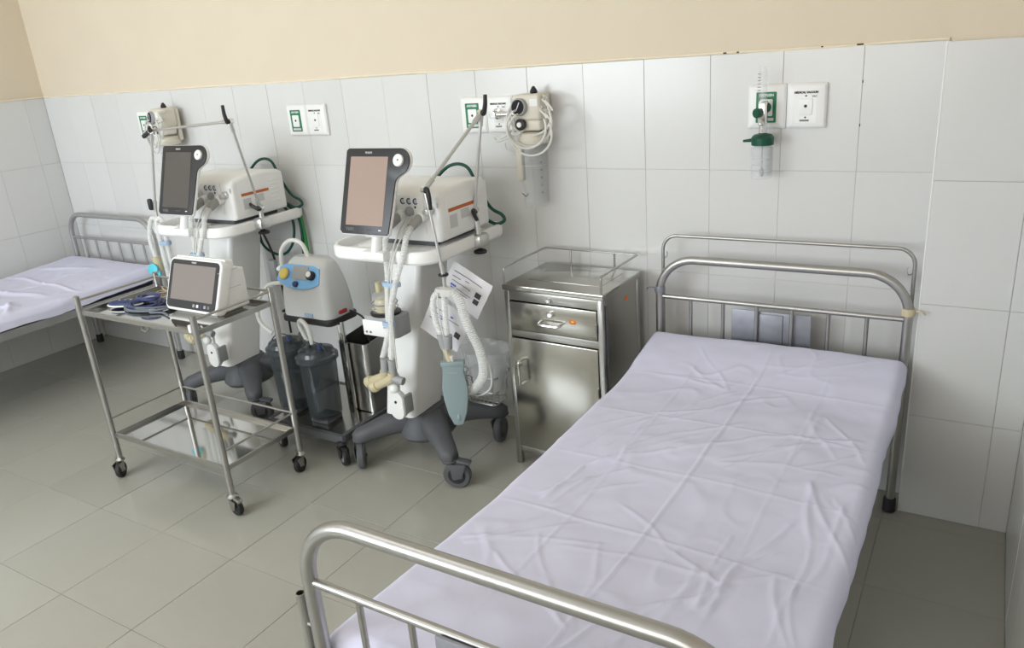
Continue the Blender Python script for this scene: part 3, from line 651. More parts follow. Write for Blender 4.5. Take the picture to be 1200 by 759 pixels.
def knuckle(part, o, p, axis, r=.015, l=.034, lever=None):
    a = Vector(axis).normalized(); MB(o).cyl(Vector(p)-a*l/2, Vector(p)+a*l/2, r, seg=14).build('knuckle', m_chrome, part)
    if lever:
        q = Vector(p)+a*(l/2+.006)
        MB(o).tube(catmull([q-a*.012, q, q+Vector(lever)*.45+a*.006, q+Vector(lever)], 6), lambda t: .011-.004*t, 10).build('lever', m_black, part)
def rod(part, o, a, b, r=.0062, sl=.05):
    a, b = Vector(a), Vector(b); d = (b-a).normalized()
    MB(o).cyl(a, b, r, seg=12).build('rod', m_arm, part)
    for s, e in ((a, a+d*sl), (b-d*sl, b)): MB(o).cyl(s, e, r*1.5, seg=12).build('sleeve', m_arm, part)
def clamp(V, o, p):
    c = MB(o).box((p[0], p[1], p[2]), (.058, .075, .055), .014).build('support_arm', m_arm, V)
    MB(o).cyl((p[0]-.03, p[1]-.03, p[2]), (p[0]-.03, p[1]+.0, p[2]), .014).build('clamp_screw', m_arm, c)
    MB(o).lathe([(.01, -.055), (.026, -.052), (.028, -.045), (.024, -.04), (.008, -.034), (.008, -.02)], p, seg=14).build('clamp_knob', m_black, c)
    return c
# arm of the near ventilator: up, over and down to the hanging tubes
A0, A1, A2, A3, A4 = (-.575, -.33, .955), (-.585, -.33, 1.075), (-.514, -.33, 1.446), (-.608, -.60, 1.206), (-.566, -.60, .885)
c = clamp(V2, OV, A0)
MB(OV).cyl((A0[0], A0[1], .97), A1, .013, .011).build('post', m_arm, c)
knuckle(c, OV, A1, (.4, -1, 0), .016, .03, (.022, -.01, -.035)); rod(c, OV, A1, A2); knuckle(c, OV, A2, (1, -.6, 0), .012, .03, (.012, 0, .065))
rod(c, OV, A2, A3); knuckle(c, OV, A3, (1, -.6, 0), .014, .03, (.006, 0, -.07)); rod(c, OV, A3, A4, .0058)
MB(OV).lathe([(.018, 0), (.02, .004), (.018, .008)], A4, seg=16).build('hanger_disc', m_black, c)
MB(OV).cyl(A4, (A4[0], A4[1], A4[2]-.05), .008).build('hanger', m_arm, c)
# arm of the far ventilator
B0, B1, B2, B3, B4 = (-1.828, -.32, .965), (-1.825, -.32, 1.035), (-1.765, -.45, 1.452), (-2.335, -.45, 1.42), (-2.475, -.43, 1.025)
o1 = tuple(V1.location)
def w2l(V, p): return V.matrix_basis.inverted() @ Vector(p)
BL = [w2l(V1, p) for p in (B0, B1, B2, B3, B4)]
c = clamp(V1, (0, 0, 0), BL[0]); Z0 = (0, 0, 0)
MB(Z0).cyl(BL[0], BL[1], .013, .011).build('post', m_arm, c)
knuckle(c, Z0, BL[1], (.4, -1, 0), .016, .03, (-.055, -.01, .035)); rod(c, Z0, BL[1], BL[2]); knuckle(c, Z0, BL[2], (.3, -1, 0), .013, .03, (-.01, 0, .07))
rod(c, Z0, BL[2], BL[3]); knuckle(c, Z0, BL[3], (.6, -.8, 0), .013, .03, (.03, -.02, .02)); rod(c, Z0, BL[3], BL[4], .0062)
MB(Z0).box(BL[3]+Vector((-.02, -.01, -.012)), (.07, .02, .022), .008, (0, -.5, .2)).build('lever', m_black, c)
MB(Z0).box(BL[4]+Vector((-.015, -.01, .03)), (.03, .02, .06), .01).build('clip', m_black, c)
MB(Z0).cyl(BL[4], BL[4]-Vector((0, 0, .05)), .008).build('hanger', m_arm, c)

# tubing of the near ventilator
def hose(V, o, pts, r, m, name='breathing_hose', rib=True, smooth=10):
    p = catmull(pts, smooth)
    mb = MB(o); (ribbed(mb, p, r) if rib else mb.tube(p, r, 10)); return mb.build(name, m, V, angle=60)
def cuff(V, o, a, b, r, m=m_gplastic, name='hose_cuff'): return MB(o).tube([a, Vector(a).lerp(Vector(b), .5), b], lambda t: r*(1-.12*t), 14).build(name, m, V)
def circuit(V, o, dy, near):
    g = m_cuff
    for k, px in enumerate((-.757, -.655)):
        MB(o).lathe([(.02, 0), (.022, .02), (.018, .034)], (px, -.556, 1.102), (0, -1, -.1), 18).build('hose_port', m_wplastic, V)
        cuff(V, o, (px-.004, -.575, 1.10), (px-.014, -.628, 1.07), .0185, g)
        q = ([(px-.013, -.622, 1.073), (-.772, -.652, 1.045), (-.776, -.664, .99), (-.778, -.668, .89), (-.79, -.675, .78), (-.80, -.685, .66), (-.835, -.695, .555)],
             [(px-.013, -.622, 1.073), (-.672, -.658, 1.04), (-.685, -.672, .98), (-.725, -.69, .87), (-.762, -.695, .75), (-.77, -.698, .66), (-.785, -.70, .555)])[k]
        hose(V, o, q, .0125, m_hose)
    hose(V, o, [(-.72, -.565, 1.10), (-.735, -.62, 1.05), (-.745, -.68, .95), (-.765, -.70, .8), (-.785, -.70, .55)], .003, m_tubing, 'pressure_line', False)
    hose(V, o, [(-.71, -.565, 1.10), (-.72, -.62, 1.04), (-.74, -.68, .93), (-.755, -.70, .75), (-.765, -.70, .52)], .003, m_tubing, 'pressure_line', False)
    MB(o).lathe([(.032, -.008), (.033, 0), (.032, .008)], (-.755, -.68, .86), seg=18, sx=1.3, sy=.7).build('hose_clip', m_ltblue, V)
    MB(o).lathe([(.026, -.008), (.027, 0), (.026, .008)], (-.785, -.69, .70), seg=18, sx=1.1, sy=.7).build('hose_clip', m_ltblue, V)
circuit(V2, OV, 0, True); circuit(V1, OV, 0, False)
def wye(V, o):
    cuff(V, o, (-.822, -.70, .555), (-.832, -.70, .49), .0175, m_gplastic); cuff(V, o, (-.785, -.70, .555), (-.788, -.70, .49), .0175, m_gplastic)
    y = MB(o).tube(catmull([(-.79, -.70, .50), (-.80, -.70, .475), (-.83, -.705, .455), (-.87, -.71, .435)], 5), .019, 14).build('wye_connector', m_amber, V)
    MB(o).tube(catmull([(-.832, -.70, .50), (-.84, -.70, .475), (-.87, -.705, .46), (-.905, -.70, .445)], 5), .019, 14).build('branch', m_amber, y)
    MB(o).cyl((-.80, -.70, .475), (-.745, -.695, .465), .016).build('branch', m_gplastic, y)
    MB(o).lathe([(.021, 0), (.024, .008), (.024, .026), (.020, .03)], (-.87, -.71, .435), (-.8, 0, -.4), 16).build('collar', m_amber, y)
    MB(o).lathe([(.021, 0), (.024, .008), (.024, .026), (.020, .03)], (-.905, -.70, .445), (-.8, 0, -.4), 16).build('collar', m_amber, y)
    MB(o).ball((-.805, -.69, .425), (.025, .018, .022), 14).build('cap', m_wplastic, y)
wye(V2, OV); wye(V1, OV)
# hoses hanging from the near arm
e = Vector(A4)
MB(OV).lathe([(.03, -.02), (.033, -.01), (.03, .006), (.012, .012)], e+Vector((0, 0, -.055)), seg=18, sx=1.4, sy=.8).build('hose_saddle', m_tubing, V2)
hose(V2, OV, [e+Vector((-.03, 0, -.06)), e+Vector((-.055, -.01, -.10)), e+Vector((-.05, -.015, -.18)), e+Vector((-.03, -.015, -.235))], .0125, m_hose)
hose(V2, OV, [e+Vector((.0, -.01, -.06)), e+Vector((.004, -.02, -.12)), e+Vector((.0, -.02, -.235))], .0125, m_hose)
hose(V2, OV, [e+Vector((.03, 0, -.06)), e+Vector((.06, .0, -.09)), e+Vector((.085, .01, -.2)), e+Vector((.12, .02, -.30)), e+Vector((.115, .03, -.40)), e+Vector((.05, .04, -.475)), e+Vector((0, .06, -.49))], .019, m_hose)
hose(V2, OV, [e+Vector((.10, .03, -.25)), e+Vector((.14, .04, -.35)), e+Vector((.135, .05, -.45)), e+Vector((.07, .06, -.505)), e+Vector((.02, .07, -.51))], .004, m_tubing, 'pressure_line', False)
cuff(V2, OV, e+Vector((-.03, -.015, -.23)), e+Vector((-.02, -.015, -.285)), .0185); cuff(V2, OV, e+Vector((.004, -.02, -.23)), e+Vector((.0, -.02, -.285)), .0185)
MB(OV).tube([e+Vector((-.02, -.015, -.28)), e+Vector((-.005, -.02, -.31)), e+Vector((.004, -.02, -.335))], .014, 12).build('wye_connector', m_amber, V2)
hose(V2, OV, [e+Vector((-.015, -.03, -.06)), e+Vector((-.012, -.035, -.15)), e+Vector((0, -.03, -.31))], .003, m_tubing, 'pressure_line', False)
# grey-green test lung
tl = thing('test_lung', 'grey green leaf shaped test lung hanging from the near ventilator tubes', 'test lung', (e.x+.014, e.y-.02, e.z-.605), .5)
prof = [(0, 0), (.018, .004), (.036, .05), (.047, .11), (.050, .16), (.044, .20), (.040, .23), (.044, .258), (.044, .262)]
out = prof+[(-x, z) for x, z in prof[::-1][:-1]]
MB().prism(out, .022, frame((0, .011, 0), *FRONT), .006, 3).build('bag', m_bagblue, tl)
MB().bx(-.046, .046, -.016, .016, .252, .272, .004).build('top_bar', m_bagblue, tl)
MB().cyl((0, 0, .27), (0, 0, .295), .008).build('spigot', m_tubing, tl)
MB().ball((.004, -.011, .035), (.008, .004, .014), 10).build('lug', m_bagblue, tl)
MB().bx(-.024, .016, -.0125, -.0105, .222, .228).build('print', m_gplastic, tl)
# tubes hanging on the far arm, with a cyan connector
e1 = BL[4]+Vector((0, 0, -.05))
hose(V1, Z0, [e1+Vector((.02, 0, 0)), e1+Vector((-.05, 0, .0)), e1+Vector((-.07, -.02, -.1)), e1+Vector((-.04, -.03, -.2))], .0125, m_hose)
hose(V1, Z0, [e1+Vector((.0, -.02, -.06)), e1+Vector((.02, -.02, .0)), e1+Vector((.06, -.02, .0)), e1+Vector((.075, -.03, -.15)), e1+Vector((.08, -.03, -.40))], .0125, m_hose)
hose(V1, Z0, [e1+Vector((.03, -.03, .0)), e1+Vector((.04, -.04, -.1)), e1+Vector((.045, -.04, -.40))], .0125, m_hose)
cuff(V1, Z0, e1+Vector((-.04, -.03, -.19)), e1+Vector((-.03, -.03, -.26)), .022, m_amber)
MB(Z0).lathe([(.012, 0), (.03, .003), (.03, .012), (.012, .016)], e1+Vector((-.04, -.055, -.25)), (.2, -1, .2), 18).build('mask_ring', m_cyan, V1)
MB(Z0).box(e1+Vector((.0, -.06, -.275)), (.03, .015, .03), .006).build('mask_tab', m_cyan, V1)
MB(Z0).lathe([(.038, -.01), (.04, 0), (.038, .01)], e1+Vector((.06, -.03, -.11)), seg=18, sx=1, sy=.6).build('hose_clip', m_ltblue, V1)
# gas supply hoses at the back
for V in (V2, V1):
    hose(V, OV, [(-.88, -.215, 1.10), (-.87, -.17, 1.17), (-.80, -.16, 1.222), (-.72, -.16, 1.215), (-.665, -.17, 1.13), (-.62, -.16, 1.05), (-.575, -.15, 1.02), (-.565, -.15, .995), (-.60, -.17, .985), (-.66, -.20, 1.03)], .007, m_dgreen, 'supply_hose', False)
def lv(x, y, z): return w2l(V1, (x, y, z))
hose(V1, Z0, [lv(-1.99, -.14, 1.06), lv(-1.95, -.09, 1.02), lv(-1.885, -.08, .93), lv(-1.90, -.08, .82), lv(-1.97, -.08, .745), lv(-2.06, -.08, .735), lv(-2.13, -.09, .79), lv(-2.12, -.10, .91)], .007, m_dgreen, 'supply_hose', False)
hose(V1, Z0, [lv(-1.95, -.08, 1.03), lv(-1.87, -.05, .93), lv(-1.875, -.05, .75), lv(-1.90, -.05, .6), lv(-1.95, -.05, .50), lv(-2.03, -.05, .44), lv(-2.10, -.06, .40)], .008, m_dgreen, 'supply_hose', False)
hose(V1, Z0, [lv(-1.865, -.04, .95), lv(-1.86, -.035, .80), lv(-1.87, -.03, .62)], .009, m_bgreen, 'supply_hose', False)
hose(V1, Z0, [lv(-2.0, -.2, .92), lv(-1.98, -.16, .75), lv(-1.99, -.13, .55), lv(-2.02, -.1, .3)], .006, m_black, 'power_cable', False)
MB(Z0).box(lv(-1.985, -.17, .66), (.05, .03, .14), .01).build('power_block', m_gplastic, V1)

# ------------------------------------------------------------------ mobile suction pump
OS = (-1.37, -.47, 0)
su = thing('suction_pump', 'mobile suction pump with blue control panel and two jars on castors', 'suction pump', OS)
SX0, SX1, SY0, SY1 = -1.60, -1.15, -.68, -.24
fr = MB(OS).sweep([(-.01, .10), (.01, .10), (.01, .135), (-.01, .135)], rrect(SX0, SX1, SY0, SY1, .01, 2)).build('base_frame', m_dgrey, su, flat=True)
MB(OS).bx(SX0+.01, SX1-.01, SY0+.01, SY1-.01, .128, .133).build('base_shelf', m_sheet_steel, su, flat=True)
for x, y, a in ((SX1-.01, SY0-.0, -.5), (SX0+.04, SY0+.01, -.4), (SX1-.02, SY1, 1), (SX0+.02, SY1, 2)):
    caster(su, OS, x, y, a, .044, .026, .1, m_rubber, m_wheelhub, m_black)
for x in (-1.27, -1.53):
    MB(OS).bx(x-.014, x+.014, -.475, -.455, .13, .575, .002).build('upright', m_chrome, su)
MB(OS).prism(rrect(-1.585, -1.275, -.52, -.33, .03, 5), .03, T((0, 0, .562)), .005).build('head_plate', m_black, su)
rs = []
for z, i, ft in ((.590, .0, 0), (.62, -.003, 0), (.70, .008, .004), (.76, .024, .016), (.80, .038, .034), (.828, .054, .055), (.843, .075, .08)):
    rs.append([(x, y, z) for x, y in rrect(-1.578+i*.35, -1.283-i, -.515+ft, -.335-i*.3, .04, 6)])
hd = MB(OS).rings(rs).build('pump_housing', m_lgplastic, su, angle=60)
FP = frame((-1.445, -.508, .735), (1, 0, 0), (0, .052, .10))
pn = MB(OS).prism([(-.14, .02), (-.10, .0), (-.04, -.012), (.03, -.012), (.085, .0), (.12, .018), (.105, .085), (.07, .098), (-.10, .098), (-.135, .08)], .006, FP, .002).build('control_panel', m_blue, hd)
MB(OS).prism(rrect(-.048, .045, .03, .092, .006, 3), .006, FP @ T((0, 0, .004)), .001).build('label_window', m_gplastic, pn)
MB(OS).lathe([(.026, 0), (.026, .012), (.022, .016), (.004, .0162)], FP @ Vector((-.095, .05, .005)), FP.to_3x3() @ Vector((0, 0, 1)), 22).build('gauge', m_yellow, pn)
MB(OS).lathe([(.028, 0), (.028, .010), (.026, .012)], FP @ Vector((-.095, .05, .004)), FP.to_3x3() @ Vector((0, 0, 1)), 22).build('gauge_ring', m_gplastic, pn)
MB(OS).lathe([(.014, 0), (.014, .01), (.011, .014)], FP @ Vector((-.015, .008, .005)), FP.to_3x3() @ Vector((0, 0, 1)), 18).build('knob', m_navy, pn)
MB(OS).lathe([(.021, 0), (.021, .018), (.018, .022)], FP @ Vector((.072, .052, .005)), FP.to_3x3() @ Vector((0, 0, 1)), 18).build('knob', m_black, pn)
MB(OS).lathe([(.014, 0), (.012, .003)], FP @ Vector((.068, .056, .0275)), FP.to_3x3() @ Vector((0, 0, 1)), 16).build('knob_face', m_text_white, pn)
MB(OS).bx(-1.43, -1.38, -.5185, -.515, .600, .615).build('badge', m_ltblue, hd)
MB(OS).box((-1.288, -.43, .612), (.03, .05, .018), .005).build('power_switch', m_red, hd)
MB(OS).cyl((-1.585, -.43, .715), (-1.625, -.45, .72), .012).build('inlet', m_pink, hd)
MB(OS).tube(catmull([(-1.47, -.40, .83), (-1.50, -.40, .90), (-1.56, -.41, .915), (-1.615, -.42, .87), (-1.62, -.43, .80), (-1.61, -.44, .75)], 8), .010, 10).build('air_tube', m_tubing, su)
MB(OS).lathe([(.018, -.012), (.028, -.004), (.028, .004), (.018, .012)], (-1.62, -.43, .785), seg=18).build('filter', m_wplastic, su)
MB(OS).tube(catmull([(-1.62, -.45, .72), (-1.68, -.48, .71), (-1.72, -.52, .64), (-1.70, -.55, .56), (-1.64, -.54, .50)], 8), .010, 10).build('air_tube', m_tubing, su)
MB(OS).tube(catmull([(-1.42, -.54, .50), (-1.44, -.55, .57), (-1.40, -.57, .60), (-1.355, -.58, .57), (-1.345, -.58, .50)], 8), .010, 10).build('air_tube', m_tubing, su)
MB(OS).tube(catmull([(-1.29, -.38, .60), (-1.19, -.40, .58), (-1.18, -.40, .50), (-1.17, -.39, .44)], 8), .005, 8).build('power_cable', m_black, su)
def jar(x, y):
    z = .155; r = .086
    j = MB(OS).lathe([(r*.80, 0), (r*.86, .012), (r*.90, .1), (r*.97, .27), (r, .28), (r*.955, .279), (r*.88, .1), (r*.84, .02), (r*.5, .012)], (x, y, z), seg=30).build('collection_jar', m_smoke, su)
    MB(OS).lathe([(r*1.03, .273), (r*1.10, .277), (r*1.10, .297), (r*.98, .303), (r*.9, .320), (r*.5, .327), (r*.2, .327)], (x, y, z), seg=30).build('lid', m_smokelid, j)
    MB(OS).tube([(x+r*.9*math.cos(a), y+r*.2*math.sin(a)-.02, z+.305+.05*math.sin(a)) for a in [i*PI/10 for i in range(11)]], .003, 6).build('lid_handle', m_smokelid, j)
    for dx in (-.04, .03): MB(OS).cyl((x+dx, y, z+.32), (x+dx, y, z+.35), .012).build('lid_port', m_navy if dx > 0 else m_smokelid, j)
    MB(OS).bx(x-.05, x+.05, y-.05, y+.05, .133, z, .004).build('jar_rest', m_dgrey, su)
jar(-1.335, -.575); jar(-1.555, -.545)
# open stainless bin beside the jars
bn = thing('steel_bin', 'open stainless steel bin beside the suction jars', 'bin', (-1.245, -.332, .1335))
path = rrect(-.085, .085, -.115, .115, .02, 5)
MB().rings([[(x, y, 0) for x, y in path], [(x*1.0, y, .335+.02*(y > 0)) for x, y in path]], cap=False).solid(.0025).build('wall', m_steel, bn, angle=50)
MB().prism(path, .004).build('bottom', m_sheet_steel, bn)

# ------------------------------------------------------------------ wall gas outlets
def outlet(x, green, label, zc=1.408):
    t = thing('gas_outlet', label, 'wall outlet', (x, 0, zc))
    F = lambda y: frame((0, y, 0), *FRONT)
    w, h = .0640, .0735
    MB().rings([[(px, -.0002, pz) for px, pz in rrect(-w, w, -h, h, .006, 4)], [(px, -.010, pz) for px, pz in rrect(-w, w, -h, h, .006, 4)],
                [(px, -.017, pz) for px, pz in rrect(-w+.006, w-.006, -h+.006, h-.006, .006, 4)], [(px, -.022, pz) for px, pz in rrect(-w+.022, w-.022, -h+.018, h-.018, .004, 4)]]).build('cover_plate', m_wplastic, t, angle=25)
    if green:
        MB().prism(rrect(-.034, .034, -.052, .05, .003, 2), .002, F(-.0215)).build('green_panel', m_pgreen, t)
        MB().prism(rrect(-.022, .022, -.03, .026, .004, 3), .003, F(-.0225), .001).build('socket_plate', m_wplastic, t)
        text('OXYGEN', .012, F(-.0236) @ T((0, .039, 0)), m_text_white, t, bold=.0004)
        MB().cyl((0, -.0255, 0), (0, -.0265, 0), .005).build('socket', m_black, t)
        MB().bx(-.026, .026, -.0238, -.0232, -.046, -.036).build('info_print', m_lgplastic, t)
    else:
        MB().prism(rrect(-.036, .036, -.054, .052, .003, 2), .0015, F(-.0215)).build('face_panel', m_wplastic, t)
        MB().prism(rrect(-.022, .022, -.03, .024, .004, 3), .003, F(-.0225), .001).build('socket_plate', m_wplastic, t)
        text('MEDICAL VACUUM', .0088, F(-.0232) @ T((0, .044, 0)), m_inkdark, t, bold=.0007)
        text('VAC', .008, F(-.0232) @ T((.027, .031, 0)), m_ink, t, bold=.0003)
        MB().cyl((0, -.0255, 0), (0, -.0265, 0), .005).build('socket', m_inkdark, t)
        for z in (.033, -.037): MB().cyl((0, -.0228, z), (0, -.024, z), .003).build('screw', m_inkdark, t)
        MB().bx(-.018, .012, -.0235, -.0228, -.050, -.044).build('info_print', m_ink, t)
    return t
gp = 'gas outlets on the tiled wall'
for x, nm in ((-3.008, 'behind the far left wall suction unit'), (-1.803, 'between the two ventilators'), (-.762, 'behind the near ventilator arm'), (.452, 'behind the flowmeter above the bed')):
    outlet(x, True, 'white outlet plate with green oxygen panel '+nm)['group'] = gp
for x, nm in ((-2.876, 'partly hidden by the far left suction unit'), (-1.673, 'between the two ventilators'), (-.632, 'beside the near wall suction unit'), (.582, 'above the large bed right of the flowmeter')):
    outlet(x, False, 'plain white vacuum outlet plate '+nm)['group'] = gp

# ------------------------------------------------------------------ wall suction regulators
def regulator(label, loc, rz, plug):
    R = thing('suction_regulator', label, 'suction regulator', loc, rz)      # local: wall at y=0, cup axis at y=-.075
    MB().bx(-.04, .05, -.021, -.0, -.04, .13, .006).build('wall_bracket', m_cream, R)
    b = MB().bx(-.062, .062, -.115, -.02, .035, .135, .014, 3).build('regulator_body', m_cream, R)
    MB().bx(-.055, .055, -.105, -.03, -.005, .04, .01, 3).build('regulator_neck', m_cream, R)
    MB().lathe([(.012, 0), (.016, .006), (.013, .014), (.006, .026), (.004, .028)], (.01, -.06, .134), seg=16).build('knob', m_black, R)
    gx = -.025
    g = MB().lathe([(.034, 0), (.034, .016), (.031, .0205)], (gx, -.113, .088), (0, -1, .1), 24).build('gauge', m_gplastic, R)
    MB().lathe([(.028, .0), (.028, .0195)], (gx, -.1145, .088), (0, -1, .1), 24).build('gauge_face', m_face, g)
    MB().box((gx, -.1352, .090), (.003, .0015, .04), 0, (.1, .5, 0)).build('needle', m_text_white, g)
    MB().lathe([(.022, 0), (.022, .012), (.016, .016)], (gx, -.112, .022), (0, -1, 0), 20).build('mode_dial', m_black, R)
    MB().lathe([(.010, 0), (.010, .006)], (gx, -.127, .022), (0, -1, 0), 16).build('dial_face', m_text_white, R)
    MB().bx(.02, .055, -.1165, -.114, .09, .118).build('sticker', m_text_white, R)
    lid = MB().lathe([(.05, 0), (.062, .004), (.064, .022), (.058, .03), (.058, .045), (.04, .05)], (0, -.068, -.06), seg=26).build('jar_lid', m_cream, R)
    MB().lathe([(.046, -.25), (.053, -.24), (.056, 0), (.053, 0), (.050, -.235), (.02, -.245)], (0, -.068, -.058), seg=28).build('collection_jar', m_clear, R)
    MB().tube([(.0555*math.cos(a), -.068+.0555*math.sin(a), -.14) for a in [i*PI/14 for i in range(28)]], .0012, 5, True).build('jar_line', m_lgplastic, R)
    MB().cyl((-.005, -.068, -.06), (-.005, -.068, -.13), .018).build('float_tube', m_film, R)
    for i in range(6): MB().bx(.045, .05, -.105, -.1, -.1-.03*i, -.095-.03*i).build('scale_mark', m_ink, R)
    MB().tube(catmull([(-.05, -.1, -.255), (-.02, -.12, -.262), (-.01, -.122, -.25)], 5), .002, 6).build('jar_mark', m_ink, R)
    MB().bx(-.085, -.055, -.075, -.05, -.21, -.05, .005).build('jar_clip', m_cream, R)
    # loops of tubing hung over the body
    for k, (dx, rr, s) in enumerate(((-.0, .095, 0), (.008, .104, 1.3), (.004, .088, 2.1), (.02, .10, .7))):
        pts = []
        for i in range(41):
            a = 2*PI*i/40+.4; pts.append(Vector((dx+.018+rr*1.02*math.cos(a), -.125-.012*k+.05*math.sin(a*.5+s)*.3+(.04 if math.sin(a) > .8 else 0), .055+rr*(.80+.12*math.sin(s))*math.sin(a)-.02*k)))
        MB().tube(pts, .0045, 8, False).build('tubing_loop', m_tubing, R)
    MB().tube(catmull([(-.07, -.12, .0), (-.12, -.11, -.03), (-.17, -.09, -.025), (-.15, -.10, -.045), (-.09, -.12, -.03), (-.02, -.13, -.01)], 7), .0045, 8).build('tubing_loop', m_tubing, R)
    MB().tube(catmull([(-.06, -.06, -.10), (-.10, -.04, -.11), (-.15, -.03, -.09), (-.16, -.03, -.06)], 7), .0035, 8).build('tubing_end', m_tubing, R)
    if plug:
        MB().cyl((-.06, -.065, .06), (-.165, -.065, .058), .010).build('inlet_pipe', m_chrome, R)
        MB().lathe([(.022, 0), (.022, .008), (.013, .012), (.013, .03), (.016, .034), (.016, .05)], (-.184, -.026, .058), (0, -1, 0), 20).build('outlet_plug', m_chrome, R)
    return R
regulator('cream wall suction regulator with clear jar right of the near ventilator', (-.448, 0, 1.355), 0, True)
regulator('cream wall suction regulator behind the far ventilator screen', (-2.715, 0, 1.365), math.radians(-16), False).location.y = -.02

# ------------------------------------------------------------------ oxygen flowmeter
fm = thing('oxygen_flowmeter', 'oxygen flowmeter with green knobs and clear humidifier bottle above the bed', 'flowmeter', (.452, 0, 1.408))
MB().cyl((0, -.0265, 0), (0, -.06, 0), .013).build('adapter', m_chrome, fm)
MB().lathe([(.016, 0), (.018, .004), (.018, .014), (.014, .018)], (.006, -.05, .002), (0.2, -1, .0), 16).build('wall_knob', m_green, fm)
MB().bx(-.012, .016, -.085, -.055, -.055, .025, .005).build('valve_block', m_chrome, fm)
MB().lathe([(.0135, 0), (.0135, .10), (.010, .112), (.010, .118)], (0, -.075, .02), seg=18).build('flow_tube', m_clear, fm)
MB().lathe([(.005, 0), (.005, .10)], (0, -.075, .022), seg=10).build('inner_tube', m_film, fm)
for i in range(9): MB().bx(-.0145, -.003, -.0895, -.0885, .028+.0105*i, .0302+.0105*i).build('scale_mark', m_ink, fm)
MB().lathe([(.014, 0), (.016, .004), (.016, .02), (.012, .024)], (-.004, -.085, -.012), (-.5, -1, 0), 16).build('flow_knob', m_green, fm)
MB().lathe([(.010, -.085), (.014, -.08), (.014, -.055), (.010, -.05)], (.004, -.072, 0), seg=16).build('union_nut', m_chrome, fm)
MB().lathe([(.028, -.122), (.037, -.12), (.038, -.095), (.030, -.086), (.014, -.082)], (.004, -.072, 0), seg=24).build('bottle_cap', m_green, fm)
MB().cyl((-.03, -.075, -.104), (-.06, -.082, -.106), .0065, .004).build('outlet_spout', m_green, fm)
MB().lathe([(.030, -.235), (.036, -.228), (.037, -.13), (.028, -.121), (.026, -.122), (.034, -.132), (.033, -.225), (.01, -.231)], (.004, -.072, 0), seg=24).build('humidifier_bottle', m_film, fm)
MB().cyl((.004, -.072, -.12), (.004, -.072, -.205), .0022, seg=8).build('dip_tube', m_gplastic, fm)
MB().lathe([(.003, .012), (.0075, 0), (.0075, -.014), (.004, -.02)], (.004, -.072, -.208), seg=12).build('diffuser', m_gplastic, fm)
for z in (-.165, -.185, -.205): MB().tube([(.004+.0365*math.cos(a), -.072+.0365*math.sin(a), z) for a in [PI+.3+i*.2 for i in range(13)]], .0009, 5).build('level_line', m_lgplastic, fm)

# ------------------------------------------------------------------ papers hanging at the near ventilator
def paper(label, c, u, v, w, h, seed, lines, blues, photos):
    P = thing('paper_sheet', label, 'paper', c)
    F = frame((0, 0, 0), u, v)
    MB().grid(13, 11, lambda a, b: F @ Vector(((a-.5)*w, (b-.5)*h, .006*noise.noise(Vector((a*2, b*2, seed)))))).solid(.0006).build('page', m_paper, P)
    zz = lambda a, b: .006*noise.noise(Vector((a*2, b*2, seed)))+.001
    def strip(a0, a1, b, t, m, nm):
        MB().grid(6, 2, lambda s, q: F @ Vector(((a0+(a1-a0)*s-.5)*w, (b+(q-.5)*t-.5)*h, zz(a0+(a1-a0)*s, b)+.0003))).solid(.0003).build(nm, m, P)
    for a0, a1, b, t in lines: strip(a0, a1, b, t, m_ink, 'text_line')
    for a0, a1, b, t in blues: strip(a0, a1, b, t, m_inkblue, 'blue_text')
    for a0, a1, b, t in photos: strip(a0, a1, b, t, m_inkdark, 'printed_photo'); strip(a0+.02, a1-.03, b+.01, t*.35, m_lgplastic, 'printed_photo')
    return P
PU, PV = Vector((.86, .06, -.49)).normalized(), Vector((.55, .06, .84))
paper('printed white page hanging by the tray clamp of the near ventilator', (-.542, -.50, .80), PU, PV, .185, .16, 2, [(.1, .8, .80, .022), (.1, .3, .66, .02), (.12, .6, .55, .018), (.28, .66, .40, .016), (.25, .6, .34, .016), (.4, .5, .70, .018)], [(.12, .26, .43, .05), (.14, .26, .36, .03)], [(.72, .86, .55, .14), (.74, .87, .38, .13)])
paper('second printed page lower left behind the hanging tubes', (-.632, -.535, .665), PU, PV, .185, .165, 6, [(.15, .4, .75, .018), (.1, .5, .62, .018), (.45, .8, .66, .016), (.1, .3, .42, .02), (.4, .6, .36, .02)], [(.3, .42, .56, .04), (.55, .62, .75, .04)], [(.78, .92, .40, .15)])

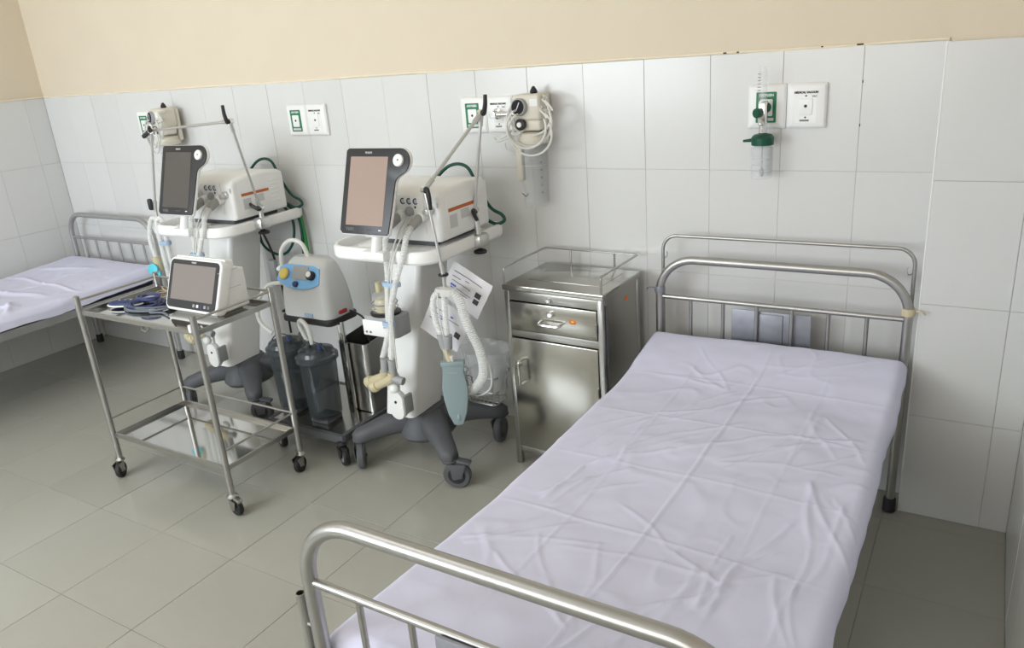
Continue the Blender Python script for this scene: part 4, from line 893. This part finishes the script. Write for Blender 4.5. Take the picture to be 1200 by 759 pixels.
# ------------------------------------------------------------------ wire basket with a plastic bag behind the test lung
wbk = thing('wire_basket', 'small wire basket behind the hanging test lung', 'basket', (-.655, -.25, .212))
bw, bd, bh = .085, .065, .13
for z, k in ((.0, .85), (.06, .93), (.13, 1)):
    MB().tube([(x, y, z) for x, y in rrect(-bw*k, bw*k, -bd*k, bd*k, .02, 4)], .0028, 6, True).build('ring_wire', m_steel, wbk)
for i in range(6):
    x = -bw+.02+i*(2*bw-.04)/5
    for s in (-1, 1): MB().cyl((x*.85, s*bd*.85, 0), (x, s*bd, bh), .0018, seg=6).build('wire', m_steel, wbk)
for s in (-1, 1):
    for y in (-.035, 0, .035): MB().cyl((s*bw*.85, y*.85, 0), (s*bw, y, bh), .0018, seg=6).build('wire', m_steel, wbk)
for i in range(5): MB().cyl((-bw*.85, -.044+.022*i, 0), (bw*.85, -.044+.022*i, 0), .0018, seg=6).build('wire', m_steel, wbk)
MB().tube(catmull([(-.085, 0, .13), (-.11, -.03, .15), (-.14, -.06, .13)], 5), .003, 6).build('hanger_wire', m_steel, wbk)
def bagfn(a, b):
    A = a*2*PI; z = .03+.19*b; k = 1.05+.35*b*b
    return (bw*k*math.cos(A)*(1+.14*noise.noise(Vector((3*math.cos(A), 3*math.sin(A), b*4)))), bd*k*math.sin(A)*(1+.18*noise.noise(Vector((3*math.cos(A)+9, 3*math.sin(A), b*4)))), z+.02*noise.noise(Vector((2*math.cos(A), 2*math.sin(A), 5))))
bg2 = MB((0, 0, 0)).grid(40, 12, bagfn).build('plastic_bag', m_bag, None, angle=80)
bg2.location = (-.65, -.25, .237); tag(bg2, 'crumpled clear plastic bag stuffed in the wire basket', 'bag')

# ------------------------------------------------------------------ added lamp fixture to go with the overhead fill light (out of view)
lp = thing('added_ceiling_lamp', 'added twin tube fluorescent lamp, out of view, for the overhead fill light', 'lamp', (-1.35, -2.4, ZC))
MB().bx(-.65, .65, -.1, .1, -.025, 0, .004).build('housing', m_wplastic, lp)
m_fill_tube = mat('added_lamp_tube', (.9, .9, .9), .4, emit=((1, .97, .92), 3))
for s in (-1, 1): MB().cyl((-.6, .05*s, -.012), (.6, .05*s, -.012), .010).build('tube', m_fill_tube, lp)
